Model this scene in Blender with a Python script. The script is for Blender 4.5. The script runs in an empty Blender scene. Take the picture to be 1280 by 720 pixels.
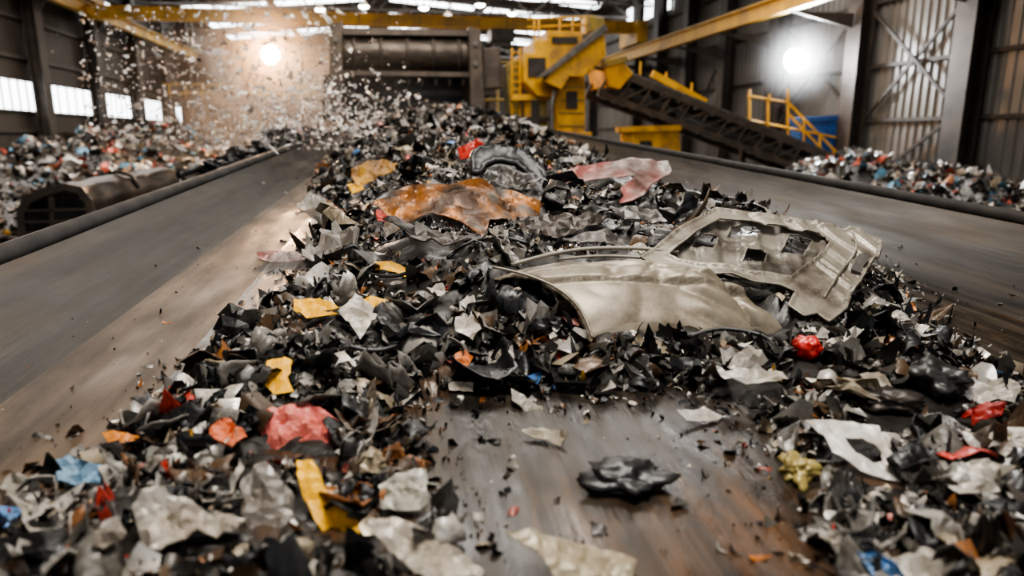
import bpy, bmesh, math, random
import numpy as np
from mathutils import Vector, Matrix, noise, geometry
random.seed(7); rng=np.random.default_rng(7)
col=bpy.context.scene.collection
try:
    bpy.context.scene.view_settings.view_transform='AgX'
    bpy.context.scene.view_settings.look='AgX - Medium High Contrast'
    bpy.context.scene.view_settings.exposure=0.4
except Exception as ex: print('view',ex)
F_PX=860.0; CAMZ=2.4; H=1.0
# ------------------------------------------------------------ camera
p=math.atan(190/F_PX); psi=math.atan(160*math.cos(p)/F_PX)
Fw=Vector((math.sin(psi)*math.cos(p),math.cos(psi)*math.cos(p),-math.sin(p)))
Rt=Vector((math.cos(psi),-math.sin(psi),0)); Up=Rt.cross(Fw)
C=Vector((0,0,CAMZ))
cd=bpy.data.cameras.new('camera'); cam=bpy.data.objects.new('camera',cd); col.objects.link(cam)
M=Matrix((Rt,Up,-Fw)).transposed().to_4x4(); M.translation=C; cam.matrix_world=M
cd.sensor_width=36; cd.lens=F_PX/1280*36; cd.clip_start=0.05; cd.clip_end=300
cd.dof.use_dof=True; cd.dof.focus_distance=3.4; cd.dof.aperture_fstop=1.2
bpy.context.scene.camera=cam
def ray(px,py): return Fw+Rt*((px-640)/F_PX)+Up*((360-py)/F_PX)
def P(px,py,D):
    d=ray(px,py); return C+d*(D/d.y)
def YatX(px,py,X):
    d=ray(px,py); return X/d.x*d.y
Bd=ray(510,130).normalized(); Ld=Bd.cross(Vector((0,0,1))).normalized(); Nd=Ld.cross(Bd)
BF=Matrix((Ld,Bd,Nd)).transposed().to_4x4(); BF.translation=C-Nd*H
BR=BF.to_3x3().transposed()
def lray(px,py): return BR@ray(px,py)
def at(px,py,w=0.0):
    d=lray(px,py); t=(w-H)/d.z; return (d.x*t,d.y*t)
def proj_local(u,v,w):
    q=BF@Vector((u,v,w))-C; z=q.dot(Fw)
    if z<=0.01: return (-9999,-9999,0)
    return (640+F_PX*q.dot(Rt)/z, 360-F_PX*q.dot(Up)/z, z)
# ------------------------------------------------------------ materials
def mat(name,c1,c2=None,rough=.5,metal=0.0,scale=4,bump=.15,stretch=(1,1,1),detail=6,lo=.35,hi=.7,rough2=None,emit=None,es=0,usecol=None,c3=None,c3lo=.48,c3hi=.66,streak=None,spec=None):
    m=bpy.data.materials.new(name); m.use_nodes=True; nt=m.node_tree; N=nt.nodes; Lk=nt.links
    b=N['Principled BSDF']; b.inputs['Metallic'].default_value=metal; b.inputs['Roughness'].default_value=rough
    if spec is not None: b.inputs['Specular IOR Level'].default_value=spec
    tc=N.new('ShaderNodeTexCoord'); mp=N.new('ShaderNodeMapping'); mp.inputs['Scale'].default_value=stretch
    Lk.new(tc.outputs['Object'],mp.inputs['Vector'])
    ns=N.new('ShaderNodeTexNoise'); ns.inputs['Scale'].default_value=scale; ns.inputs['Detail'].default_value=detail
    Lk.new(mp.outputs[0],ns.inputs['Vector'])
    cr=N.new('ShaderNodeMapRange'); cr.inputs['From Min'].default_value=lo; cr.inputs['From Max'].default_value=hi
    Lk.new(ns.outputs['Fac'],cr.inputs['Value'])
    mx=N.new('ShaderNodeMix'); mx.data_type='RGBA'
    Lk.new(cr.outputs[0],mx.inputs['Factor'])
    mx.inputs['A'].default_value=(*c1,1); mx.inputs['B'].default_value=(*(c2 or [x*.6 for x in c1]),1)
    out=mx.outputs['Result']; hgt=ns.outputs['Fac']
    if usecol:
        if usecol=='attr':
            a=N.new('ShaderNodeAttribute'); a.attribute_name='Col'; src=a.outputs['Color']
        else:
            a=N.new('ShaderNodeObjectInfo'); src=a.outputs['Color']
        mm=N.new('ShaderNodeMix'); mm.data_type='RGBA'; mm.blend_type='MULTIPLY'; mm.inputs['Factor'].default_value=1
        Lk.new(src,mm.inputs['A']); Lk.new(out,mm.inputs['B']); out=mm.outputs['Result']
    if c3:
        n3=N.new('ShaderNodeTexNoise'); n3.inputs['Scale'].default_value=scale*.35; n3.inputs['Detail'].default_value=8; n3.inputs['Roughness'].default_value=.7
        Lk.new(mp.outputs[0],n3.inputs['Vector'])
        r3=N.new('ShaderNodeMapRange'); r3.inputs['From Min'].default_value=c3lo; r3.inputs['From Max'].default_value=c3hi
        Lk.new(n3.outputs['Fac'],r3.inputs['Value'])
        m3=N.new('ShaderNodeMix'); m3.data_type='RGBA'; Lk.new(r3.outputs[0],m3.inputs['Factor']); Lk.new(out,m3.inputs['A']); m3.inputs['B'].default_value=(*c3,1); out=m3.outputs['Result']
    if streak:
        sc,amt=streak
        m4=N.new('ShaderNodeMapping'); m4.inputs['Scale'].default_value=(sc,sc*.03,sc); Lk.new(tc.outputs['Object'],m4.inputs['Vector'])
        n4=N.new('ShaderNodeTexNoise'); n4.inputs['Scale'].default_value=1; n4.inputs['Detail'].default_value=5; n4.inputs['Roughness'].default_value=.65; Lk.new(m4.outputs[0],n4.inputs['Vector'])
        r4=N.new('ShaderNodeMapRange'); r4.inputs['From Min'].default_value=.35; r4.inputs['From Max'].default_value=.65; r4.inputs['To Min'].default_value=1-amt; r4.inputs['To Max'].default_value=1+amt*.8
        Lk.new(n4.outputs['Fac'],r4.inputs['Value'])
        vm=N.new('ShaderNodeVectorMath'); vm.operation='SCALE'; Lk.new(out,vm.inputs[0]); Lk.new(r4.outputs[0],vm.inputs['Scale']); out=vm.outputs[0]
        ml=N.new('ShaderNodeMath'); ml.operation='MULTIPLY'; ml.inputs[1].default_value=.6; Lk.new(n4.outputs['Fac'],ml.inputs[0])
        ad=N.new('ShaderNodeMath'); ad.operation='ADD'; Lk.new(ml.outputs[0],ad.inputs[0]); Lk.new(ns.outputs['Fac'],ad.inputs[1]); hgt=ad.outputs[0]
    Lk.new(out,b.inputs['Base Color'])
    if rough2 is not None:
        rr=N.new('ShaderNodeMapRange'); rr.inputs['From Min'].default_value=lo; rr.inputs['From Max'].default_value=hi
        rr.inputs['To Min'].default_value=rough; rr.inputs['To Max'].default_value=rough2
        Lk.new(ns.outputs['Fac'],rr.inputs['Value']); Lk.new(rr.outputs[0],b.inputs['Roughness'])
    if bump:
        bp=N.new('ShaderNodeBump'); bp.inputs['Strength'].default_value=bump; bp.inputs['Distance'].default_value=.02
        Lk.new(hgt,bp.inputs['Height']); Lk.new(bp.outputs[0],b.inputs['Normal'])
    if emit:
        b.inputs['Emission Color'].default_value=(*emit,1); b.inputs['Emission Strength'].default_value=es
    return m
MT={}
MT['belt']=mat('belt_rubber',(.009,.008,.007),(.038,.028,.019),.2,.0,5,.6,(1.6,.5,2),10,.36,.66,.5,c3=(.10,.05,.022),c3lo=.49,c3hi=.68,streak=(10,.65),spec=.35)
MT['wing']=mat('belt_wing',(.015,.0135,.012),(.036,.029,.023),.36,.0,2.6,.45,(2.4,.45,3),9,.3,.7,.6,c3=(.062,.043,.027),c3lo=.5,c3hi=.7,streak=(8,.55),spec=.28)
MT['dustsheen']=mat('dusty_sheen_belt',(.12,.08,.05),(.05,.036,.025),.4,.0,3.0,.4,(2,.6,3),8,.3,.7,.6,c3=(.032,.024,.018),c3lo=.49,c3hi=.66,streak=(8,.4),spec=.35)  # tan tone holds reflected light painted into the brown dusty band
MT['lip']=mat('lip_rubber',(.014,.013,.012),(.035,.03,.026),.7,0,5,.3,spec=.25)
MT['scrap']=mat('scrap_mix',(1,1,1),(.5,.45,.39),.27,.2,14,.3,usecol='attr',rough2=.62)
MT['piece']=mat('scrap_piece',(1,1,1),(.45,.4,.33),.27,.15,6,.4,usecol='obj',rough2=.62)
MT['bright']=mat('bright_plastic',(1,1,1),(.8,.72,.6),.35,0,5,.3,usecol='obj',rough2=.6)
MT['flake']=mat('flake_piece',(1,1,1),(.9,.85,.8),.5,0,6,.1,usecol='obj')
MT['dark']=mat('dark_steel',(.03,.027,.025),(.07,.055,.045),.45,.5,3,.2)
MT['black']=mat('black_rubber',(.012,.012,.012),(.035,.032,.03),.4,0,6,.3)
MT['drum']=mat('drum_steel',(.05,.042,.035),(.11,.085,.065),.42,.5,3,.4,(1,4,4),c3=(.03,.024,.02))
MT['plate']=mat('plate_steel',(.055,.045,.038),(.11,.085,.065),.5,.4,3,.2)
MT['brace']=mat('brace_steel',(.03,.025,.022),(.05,.04,.034),.7,0,3,.1,spec=.2)
MT['yellow']=mat('yellow_paint',(.68,.36,.02),(.42,.21,.02),.45,.1,2.5,.1,c3=(.16,.10,.05),c3lo=.52,c3hi=.7)
MT['ochre']=mat('ochre_paint',(.62,.33,.05),(.3,.13,.04),.5,.1,4,.3,c3=(.12,.07,.04),c3lo=.52,c3hi=.66)
MT['yrail']=mat('yellow_rail',(.58,.33,.025),(.36,.2,.03),.5,.1,1.2,.1,c3=(.2,.12,.04))
MT['fender']=mat('fender_paint',(.31,.265,.20),(.19,.16,.115),.38,.3,3.5,.18,detail=10,rough2=.55,c3=(.10,.075,.05),c3lo=.5,c3hi=.64)
MT['door']=mat('door_paint',(.33,.295,.24),(.18,.155,.12),.4,.3,4,.18,detail=10,rough2=.6,c3=(.08,.062,.045),c3lo=.5,c3hi=.63)
MT['doorin']=mat('door_inner',(.24,.215,.175),(.085,.07,.055),.48,.3,5,.3,detail=10,c3=(.035,.028,.022),c3lo=.5,c3hi=.62)
MT['rust']=mat('rusty_sheet',(.36,.135,.03),(.17,.15,.125),.42,.3,6,.4,detail=10,lo=.42,hi=.58,rough2=.65,c3=(.06,.032,.018),c3lo=.48,c3hi=.58)
MT['bumper']=mat('dented_bumper',(.36,.13,.11),(.36,.32,.29),.36,.25,4,.25,detail=9,lo=.42,hi=.6,rough2=.55,c3=(.12,.07,.06),c3lo=.5,c3hi=.64)
MT['concrete']=mat('floor_concrete',(.10,.08,.065),(.05,.04,.034),.7,0,.8,.2)
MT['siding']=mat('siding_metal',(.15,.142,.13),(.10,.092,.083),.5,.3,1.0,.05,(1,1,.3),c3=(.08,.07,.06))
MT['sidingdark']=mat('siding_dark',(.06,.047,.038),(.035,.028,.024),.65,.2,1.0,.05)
MT['roof']=mat('roof_sheet',(.12,.10,.085),(.07,.058,.048),.7,.2,.6,.05)
MT['column']=mat('column_steel',(.04,.032,.027),(.075,.058,.045),.6,.25,2,.1)
MT['truss']=mat('truss_steel',(.2,.18,.16),(.1,.09,.08),.55,.3,2,.1)
MT['blue']=mat('blue_paint',(.03,.11,.38),(.02,.06,.2),.45,.1,3,.1)
MT['pane']=mat('window_pane',(.8,.85,.9),(.7,.75,.8),.4,0,1,0,emit=(.93,.97,1),es=5)
MT['sky']=mat('skylight_pane',(.8,.85,.9),(.7,.75,.8),.4,0,1,0,emit=(.95,.98,1),es=6.5)
MT['lampw']=mat('lamp_white',(1,1,1),None,.4,0,1,0,emit=(.92,.96,1),es=140)
MT['lampo']=mat('lamp_warm',(1,1,1),None,.4,0,1,0,emit=(1,.55,.22),es=60)
MT['bay']=mat('lamp_bay',(1,1,1),None,.4,0,1,0,emit=(1,.95,.88),es=20)
MT['greymetal']=mat('grey_metal',(.20,.19,.18),(.08,.07,.06),.35,.6,5,.2,rough2=.55)
MT['olive']=mat('olive_paint',(.3,.21,.04),(.14,.11,.05),.5,.2,3,.1)
MT['brownsteel']=mat('brown_steel',(.035,.028,.023),(.09,.062,.042),.45,.4,3,.3,c3=(.02,.016,.014))
# ------------------------------------------------------------ object helpers
def tag(o,label=None,cat=None,group=None,kind=None):
    if label:o['label']=label
    if cat:o['category']=cat
    if group:o['group']=group
    if kind:o['kind']=kind
    return o
WM={}
def setparent(o,par):
    o.parent=par; o.matrix_parent_inverse=WM.get(par.name,par.matrix_world).inverted()
def empty(name,loc,label,cat,group=None,mw=None):
    o=bpy.data.objects.new(name,None); col.objects.link(o)
    o.matrix_world=mw if mw is not None else Matrix.Translation(loc)
    WM[o.name]=(mw if mw is not None else Matrix.Translation(loc)).copy()
    o.empty_display_size=.2
    return tag(o,label,cat,group)
class MB:
    def __init__(s): s.v=[]; s.f=[]
    def add(s,vs,fs):
        b=len(s.v); s.v+= [tuple(x) for x in vs]; s.f+=[tuple(b+i for i in f) for f in fs]; return s
    def box(s,a,b):
        x0,y0,z0=a;x1,y1,z1=b
        return s.add([(x0,y0,z0),(x1,y0,z0),(x1,y1,z0),(x0,y1,z0),(x0,y0,z1),(x1,y0,z1),(x1,y1,z1),(x0,y1,z1)],
            [(0,3,2,1),(4,5,6,7),(0,1,5,4),(1,2,6,5),(2,3,7,6),(3,0,4,7)])
    def bar(s,a,b,w,h=None,up=(0,0,1)):
        a=Vector(a);b=Vector(b);h=h or w; d=(b-a).normalized(); u=Vector(up)
        if abs(d.dot(u))>.98:u=Vector((1,0,0))
        r=d.cross(u).normalized(); u=r.cross(d)
        vs=[]
        for q in (a,b):
            for sx,sy in((-1,-1),(1,-1),(1,1),(-1,1)): vs.append(q+r*sx*w/2+u*sy*h/2)
        return s.add(vs,[(0,1,2,3),(7,6,5,4),(0,4,5,1),(1,5,6,2),(2,6,7,3),(3,7,4,0)])
    def ibeam(s,a,b,w,h,t,up=(0,0,1)):
        a=Vector(a);b=Vector(b);u=Vector(up)
        s.bar(a,b,t,h,up); s.bar(a+u*h/2,b+u*h/2,w,t,up); s.bar(a-u*h/2,b-u*h/2,w,t,up); return s
    def tube(s,pts,r,n=8,cap=True):
        pts=[Vector(q) for q in pts]; rings=[]
        for i,q in enumerate(pts):
            d=(pts[min(i+1,len(pts)-1)]-pts[max(i-1,0)]).normalized()
            u=Vector((0,0,1)) if abs(d.z)<.9 else Vector((1,0,0))
            a=d.cross(u).normalized(); b2=a.cross(d); rr=r[i] if isinstance(r,(list,tuple)) else r
            rings.append([q+a*rr*math.cos(2*math.pi*k/n)+b2*rr*math.sin(2*math.pi*k/n) for k in range(n)])
        fs=[]
        for i in range(len(rings)-1):
            for k in range(n): fs.append((i*n+k,i*n+(k+1)%n,(i+1)*n+(k+1)%n,(i+1)*n+k))
        if cap: fs.append(tuple(range(n))[::-1]); fs.append(tuple((len(rings)-1)*n+k for k in range(n)))
        return s.add([x for r_ in rings for x in r_],fs)
    def prism(s,pts,dv):
        n=len(pts); pts=[Vector(q) for q in pts]; dv=Vector(dv)
        return s.add(pts+[q+dv for q in pts],[tuple(range(n)),tuple(range(2*n-1,n-1,-1))]+[(i,n+i,n+(i+1)%n,(i+1)%n) for i in range(n)])
    def pp(s,px,D,depth): return s.prism([P(x,y,D) for x,y in px],(0,depth,0))
    def build(s,name,m,parent=None,smooth=False,mw=None,bevel=0):
        me=bpy.data.meshes.new(name); 
        vs=[Vector(q) for q in s.v]
        c=sum(vs,Vector())/len(vs)
        me.from_pydata([tuple(q-c) for q in vs],[],s.f); me.materials.append(m)
        bm=bmesh.new(); bm.from_mesh(me); bmesh.ops.recalc_face_normals(bm,faces=bm.faces); bm.to_mesh(me); bm.free()
        if smooth: me.shade_smooth()
        o=bpy.data.objects.new(name,me); col.objects.link(o)
        W_=(mw or Matrix())@Matrix.Translation(c); o.matrix_world=W_; WM[o.name]=W_.copy()
        if parent: setparent(o,parent)
        if bevel:
            b=o.modifiers.new('bevel','BEVEL'); b.width=bevel; b.segments=2; b.limit_method='ANGLE'
        return o
def struct(o): o['kind']='structure'; return o
# ------------------------------------------------------------ hall
XL,XR,YB,YF=-14.0,16.0,72.0,-8.0
RID=12.0; EAVE=10.75
struct(MB().box((XL-.3,YF,-.2),(XR+.3,YB+.3,0)).build('floor',MT['concrete']))
b=MB()
b.prism([(XL-.3,YF,EAVE),(0,YF,RID),(XR+.3,YF,EAVE),(XR+.3,YF,EAVE+.15),(0,YF,RID+.15),(XL-.3,YF,EAVE+.15)],(0,YB-YF,0))
struct(b.build('ceiling',MT['roof']))
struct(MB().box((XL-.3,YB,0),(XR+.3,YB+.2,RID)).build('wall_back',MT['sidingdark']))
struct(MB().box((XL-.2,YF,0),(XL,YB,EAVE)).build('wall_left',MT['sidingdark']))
vs=[];fs=[]; y=YF; i=0
while y<YB:
    for dy,dx in((0,0),(.12,0),(.16,.05),(.28,.05)):
        vs+=[(XR-dx,y+dy,0),(XR-dx,y+dy,EAVE)]
    y+=.32
n=len(vs)//2
for i in range(n-1): fs.append((2*i,2*i+2,2*i+3,2*i+1))
struct(MB().add(vs,fs).build('wall_right',MT['siding']))
def column(x,y,w,top,label,group):
    e=empty('steel_column',(x,y,0),label,'column',group)
    MB().ibeam((x,y,0.03),(x,y,top),w,w*.7,.05,(1,0,0)).build('shaft',MT['column'],e)
    MB().box((x-w*.5,y-w*.7,0),(x+w*.4,y+w*.7,.04)).build('base_plate',MT['column'],e)
    return e
ry=[YatX(px,120,XR-.4) for px in (1205,1068,968,905,858,822,795)]+[52,58,65]
nm=['nearest','second','third','fourth','fifth','sixth','seventh','eighth','ninth','tenth','eleventh']
for i,y in enumerate(ry):
    column(XR-.42,y,.7,EAVE-.02,f'dark steel column against the corrugated right wall, {nm[i]} from the camera','columns along the right wall')
for k,z in enumerate((1.2,2.9,4.6,6.6,8.8)):
    b=MB().bar((XR-.12,YF,z),(XR-.12,YB,z),.1,.12); struct(b.build(f'trim_{k+1}',MT['brace']))
bl=['diagonal steel brace high between the two nearest right wall columns','diagonal steel brace low between the two nearest right wall columns','diagonal steel brace behind the white floodlight','diagonal steel brace far along the right wall','rising diagonal steel brace crossing high between the two nearest right columns','rising diagonal steel brace right of the blue container']
for i,(ya,yb,za,zb) in enumerate([(ry[0],ry[1],6.2,3.0),(ry[0],ry[1],3.0,.6),(ry[1],ry[2],3.2,6.4),(ry[3],ry[4],6.4,3.2),(ry[0],ry[1],3.2,6.3),(ry[1],ry[2],6.4,3.2)]):
    dx=.2+.08*(i>3)
    tag(MB().bar((XR-dx,ya+.4,za),(XR-dx,yb-.4,zb),.07,.1).build('diagonal_brace',MT['brace']),bl[i],'brace','wall braces')
ly=[YatX(px,120,XL+.3) for px in (50,120,170,205,235)]+[56,66]
for i,y in enumerate(ly):
    column(XL+.42,y,.6,EAVE-.02,f'dark steel column between windows of the left wall, {nm[i]} from the camera','columns along the left wall')
def window(n,x,y0,y1,z0,z1,s=1,bars=3):
    o=MB().box((x,y0,z0),(x+.04*s,y1,z1)).build(f'window_{n}',MT['pane']); struct(o)
    fr=MB()
    for z in (z0,z1): fr.bar((x+.04*s,y0-.05,z),(x+.04*s,y1+.05,z),.1,.08)
    for k in range(bars+1):
        yy=y0+(y1-y0)*k/bars; fr.bar((x+.04*s,yy,z0),(x+.04*s,yy,z1),.06,.08)
    fr.build('window_frame',MT['column'],o)
for i,(a,c) in enumerate([(-12,41),(59,111),(129,160),(178,198),(210,226)]): window(i+1,XL+.02,YatX(a,120,XL),YatX(c,120,XL),3.35,4.55,1,5)
for i,(a,c,z0,z1) in enumerate([(787,800,9.2,10.4),(808,820,9.2,10.4),(826,842,9.2,10.4)]): window(6+i,XR-.12,YatX(c,20,XR),YatX(a,20,XR),z0,z1,-1,3)
for i,(a,c,z0,z1) in enumerate([(128,140,8.6,9.2),(150,162,8.6,9.2)]): window(9+i,XL+.02,YatX(a,45,XL),YatX(c,45,XL),z0,z1,1,3)
for k,z in enumerate((2.6,5.4,6.9,9.4)):
    struct(MB().bar((XL+.08,YF,z),(XL+.08,YB,z),.12,.14).build(f'trim_{k+30}',MT['column']))
sk=12
def roofz(x): return RID-(RID-EAVE)*abs(x)/(16.3 if x>0 else 14.3)
for (y0,y1) in ((42.5,43.6),(46.0,48.0),(52.0,53.6),(58.5,61.2),(65,68)):
    for x0,x1 in ((-13,-7.6),(-7,-1),(.8,6.8),(7.6,14.5)):
        b=MB(); b.add([(x0,y0,roofz(x0)-.05),(x1,y0,roofz(x1)-.05),(x1,y1,roofz(x1)-.05),(x0,y1,roofz(x0)-.05)],[(0,1,2,3)])
        o=b.build(f'window_{sk}',MT['sky']); struct(o); sk+=1
for i,y in enumerate((41,45,50.0,55.5,57.5,63.5,69)):
    b=MB(); 
    b.bar((XL,y,EAVE-.9),(XR,y,EAVE-.9),.12,.12); b.bar((XL,y,EAVE-.1),(0,y,RID-.1),.12,.12); b.bar((0,y,RID-.1),(XR,y,EAVE-.1),.12,.12)
    xs=np.linspace(XL,XR,19)
    for k in range(18):
        za=EAVE-.9; zb=roofz(xs[k+1])-.1
        b.bar((xs[k],y,za if k%2==0 else roofz(xs[k])-.1),(xs[k+1],y,zb if k%2==0 else za),.06,.06)
    tag(b.build('roof_truss',MT['truss']),f'lattice steel truss under the roof, {nm[i]} from the camera','truss','roof trusses')
for k,x in enumerate((-11,-8,-5,-2,2,5,8,11,14)):
    struct(MB().bar((x,40,roofz(x)-.12),(x,YB,roofz(x)-.12),.08,.12).build(f'trim_{k+10}',MT['truss']))
def rail(x,z,label):
    e=empty('crane_rail',(x,30,z),label,'crane rail')
    gd=MB().ibeam((x,YF+1,z),(x,YB,z),.3,.5,.05).build('girder',MT['yrail'],e)
    MB().bar((x,YF+1,z+.3),(x,YB,z+.3),.08,.1).build('rail_head',MT['dark'],gd)
    for y in (ry if x>0 else ly[:6]):
        MB().prism([(x,y-.05,z-.29),(XR-.75 if x>0 else XL+.75,y-.05,z-.29),(XR-.75 if x>0 else XL+.75,y-.05,z-.75)],(0,.1,0)).build('bracket',MT['column'],e)
rail(13.0,6.6,'long yellow crane runway beam along the right wall')
rail(-13.0,8.0,'long yellow crane runway beam along the left wall')
e=empty('crane_bridge',(0,36,7.9),'yellow overhead crane bridge spanning the hall above the drum','crane')
gd=MB().box((-13.2,36,7.66),(13.1,36.35,8.14)).build('girder',MT['yrail'],e)
for z in (7.62,8.14): MB().box((-13.2,35.9,z),(13.1,36.45,z+.05)).build('flange',MT['yellow'],e)
for x in (-13,13): MB().box((x-.28,34.8,8.36 if x<0 else 7.0),(x+.28,37.5,8.6 if x<0 else 8.05)).build('end_truck',MT['yrail'],e)
for k in range(18): MB().box((-12.6+k*1.45,35.94,7.67),(-12.54+k*1.45,36.0,8.14)).build('stiffener',MT['olive'],gd)
MB().box((5.4,35.5,7.0),(6.6,36.8,7.6)).build('hoist_trolley',MT['dark'],e,bevel=.05)
def frame(x0,x1,y,z,label,n=4,dep=2.5):
    e=empty('steel_platform',((x0+x1)/2,y,0),label,'platform','steel platforms at the back of the hall')
    for k in range(n):
        x=x0+(x1-x0)*k/(n-1)
        for yy in (y,y+dep): MB().bar((x,yy,0),(x,yy,z),.28,.28).build('post',MT['column'],e)
        if k<n-1:
            MB().bar((x,y-.02,z*.5),(x+(x1-x0)/(n-1),y-.02,z),.1,.1).build('brace',MT['column'],e)
    MB().box((x0-.3,y-.2,z),(x1+.3,y+dep+.2,z+.3)).build('deck',MT['dark'],e)
    for h in (.6,1.1): MB().bar((x0-.3,y-.2,z+h),(x1+.3,y-.2,z+h),.07,.07).build('handrail',MT['yrail'],e)
    for k in range(n*2):
        x=x0+(x1-x0)*k/(n*2-1); MB().bar((x,y-.2,z+.3),(x,y-.2,z+1.1),.06,.06).build('rail_post',MT['yrail'],e)
frame(-12,-4,44,4.2,'dark steel platform left of the warm floodlight at the back',5)
frame(-6,0,52,6.6,'tall dark steel platform behind the warm floodlight',4)
frame(5,9,46,5.0,'dark steel platform behind the yellow machine',3)
for i,(x,y,r,h) in enumerate([(-10.5,50,1.3,7.5),(-7.6,56,1.6,8.5),(-2.4,60,1.2,9)]):
    e=empty('storage_silo',(x,y,0),['dark steel silo behind the left platform','tall wide dark silo at the back left of the hall','slim dark silo behind the drum housing'][i],'silo','dark silos at the back')
    MB().tube([(x,y,1.4),(x,y,h)],r,24).build('shell',MT['plate'],e,True); MB().tube([(x,y,.2),(x,y,1.4)],[r*.2,r],24).build('cone',MT['dark'],e)
    MB().tube([(x,y,h),(x,y,h+.5)],[r,r*.2],24).build('roof_cone',MT['dark'],e)
    for a in range(4): 
        cx,cy=x+r*math.cos(a*1.57+.7),y+r*math.sin(a*1.57+.7); MB().bar((cx,cy,0),(cx,cy,2),.15,.15).build('leg',MT['dark'],e)
hb=[(455,8),(530,10),(600,6),(640,17),(560,20),(652,30),(470,26),(400,12),(690,22),(505,36)]
hbl=['above the drum left side','just left of roof ridge','right of the roof ridge','right of the crane hoist','above the drum centre','above the yellow machine','close over the crane bridge','far left of the roof ridge','furthest right under the roof','lowest over the drum']
for i,(x,y) in enumerate(hb):
    D=F_PX*7.4/(170-y); q=P(x,y,D)
    e=empty('high_bay_lamp',q,f'small round high bay lamp hanging under the roof, {hbl[i]}','lamp','high bay lamps')
    MB().tube([q+Vector((0,0,.2)),Vector((q.x,q.y,roofz(q.x)))],.02,6).build('rod',MT['dark'],e)
    sh=MB().tube([q+Vector((0,0,.25)),q+Vector((0,0,.18)),q],[.06,.12,.28],12).build('shade',MT['greymetal'],e)
    MB().tube([q,q+Vector((0,0,-.07)),q+Vector((0,0,-.12))],[.26,.2,.06],12).build('bulb',MT['bay'],sh)
def flood(q,m,label,mount,r):
    e=empty('floodlight',q,label,'floodlight')
    h=MB().tube([q+Vector((0,.1,0)),q+Vector((0,.4,0))],[r*1.1,r*.4],18).build('housing',MT['dark'],e)
    MB().tube([q+Vector((0,.1,0)),q+Vector((0,.02,0)),q+Vector((0,-.08,0))],[r,r*.9,r*.4],18).build('lens',m,h)
    MB().tube([q+Vector((0,.25,0)),mount],.03,6).build('bracket',MT['dark'],e)
qw=P(995,75,23.0); flood(qw,MT['lampw'],'glaring white floodlight on a lattice mast by the right wall',Vector((qw.x,qw.y+.5,qw.z-.3)),.38)
qo=P(338,68,29); flood(qo,MT['lampo'],'glaring warm orange floodlight hanging left of the drum',Vector((qo.x,qo.y+.25,roofz(qo.x)-.02)),.36)
e=empty('lamp_mast',(qw.x,qw.y+.7,0),'dark lattice mast carrying the white floodlight','mast')
for dx in(-.22,.22): MB().bar((qw.x+dx,qw.y+.7,0),(qw.x+dx,qw.y+.7,qw.z+.4),.11,.11).build('upright',MT['brace'],e)
for k in range(9): z=.3+k*.6; MB().bar((qw.x-.2,qw.y+.7,z),(qw.x+.2,qw.y+.7,z+.5),.05,.05).build('lattice_bar',MT['brace'],e)
def spot(q,tgt,pw,c,ang=150,r=.3):
    l=bpy.data.lights.new('spot','SPOT'); l.energy=pw; l.color=c; l.shadow_soft_size=r; l.spot_size=math.radians(ang); l.spot_blend=.6
    o=bpy.data.objects.new('spot_light',l); o.location=q; o.rotation_euler=(Vector(tgt)-q).to_track_quat('-Z','Y').to_euler(); col.objects.link(o)
spot(qw+Vector((0,-.35,0)),(3,6,1.5),3600,(.93,.97,1)); spot(qo+Vector((0,-.35,0)),(0,8,2.0),6500,(1,.55,.26))
def area(loc,rot,size,pw,c):
    l=bpy.data.lights.new('area','AREA'); l.energy=pw; l.color=c; l.size=size
    o=bpy.data.objects.new('area_light',l); o.location=loc; o.rotation_euler=rot; col.objects.link(o)
area((1,2,9.5),(0,0,0),3.5,850,(1,.95,.88))
area((2,13,10),(0,0,0),5,600,(1,.93,.84))
area((-8,24,10),(0,0,0),7,1100,(1,.93,.86)); area((10,20,10),(0,0,0),6,1000,(1,.95,.9))
area((0,40,9.5),(0,0,0),9,1600,(1,.84,.66))
area((0,58,9.5),(0,0,0),9,3000,(1,.86,.7))
area((0,15,8),(math.radians(35),0,0),2.5,220,(1,.9,.78))
w=bpy.data.worlds.new('world'); bpy.context.scene.world=w; w.use_nodes=True
w.node_tree.nodes['Background'].inputs[0].default_value=(.82,.84,.86,1); w.node_tree.nodes['Background'].inputs[1].default_value=.65
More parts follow.
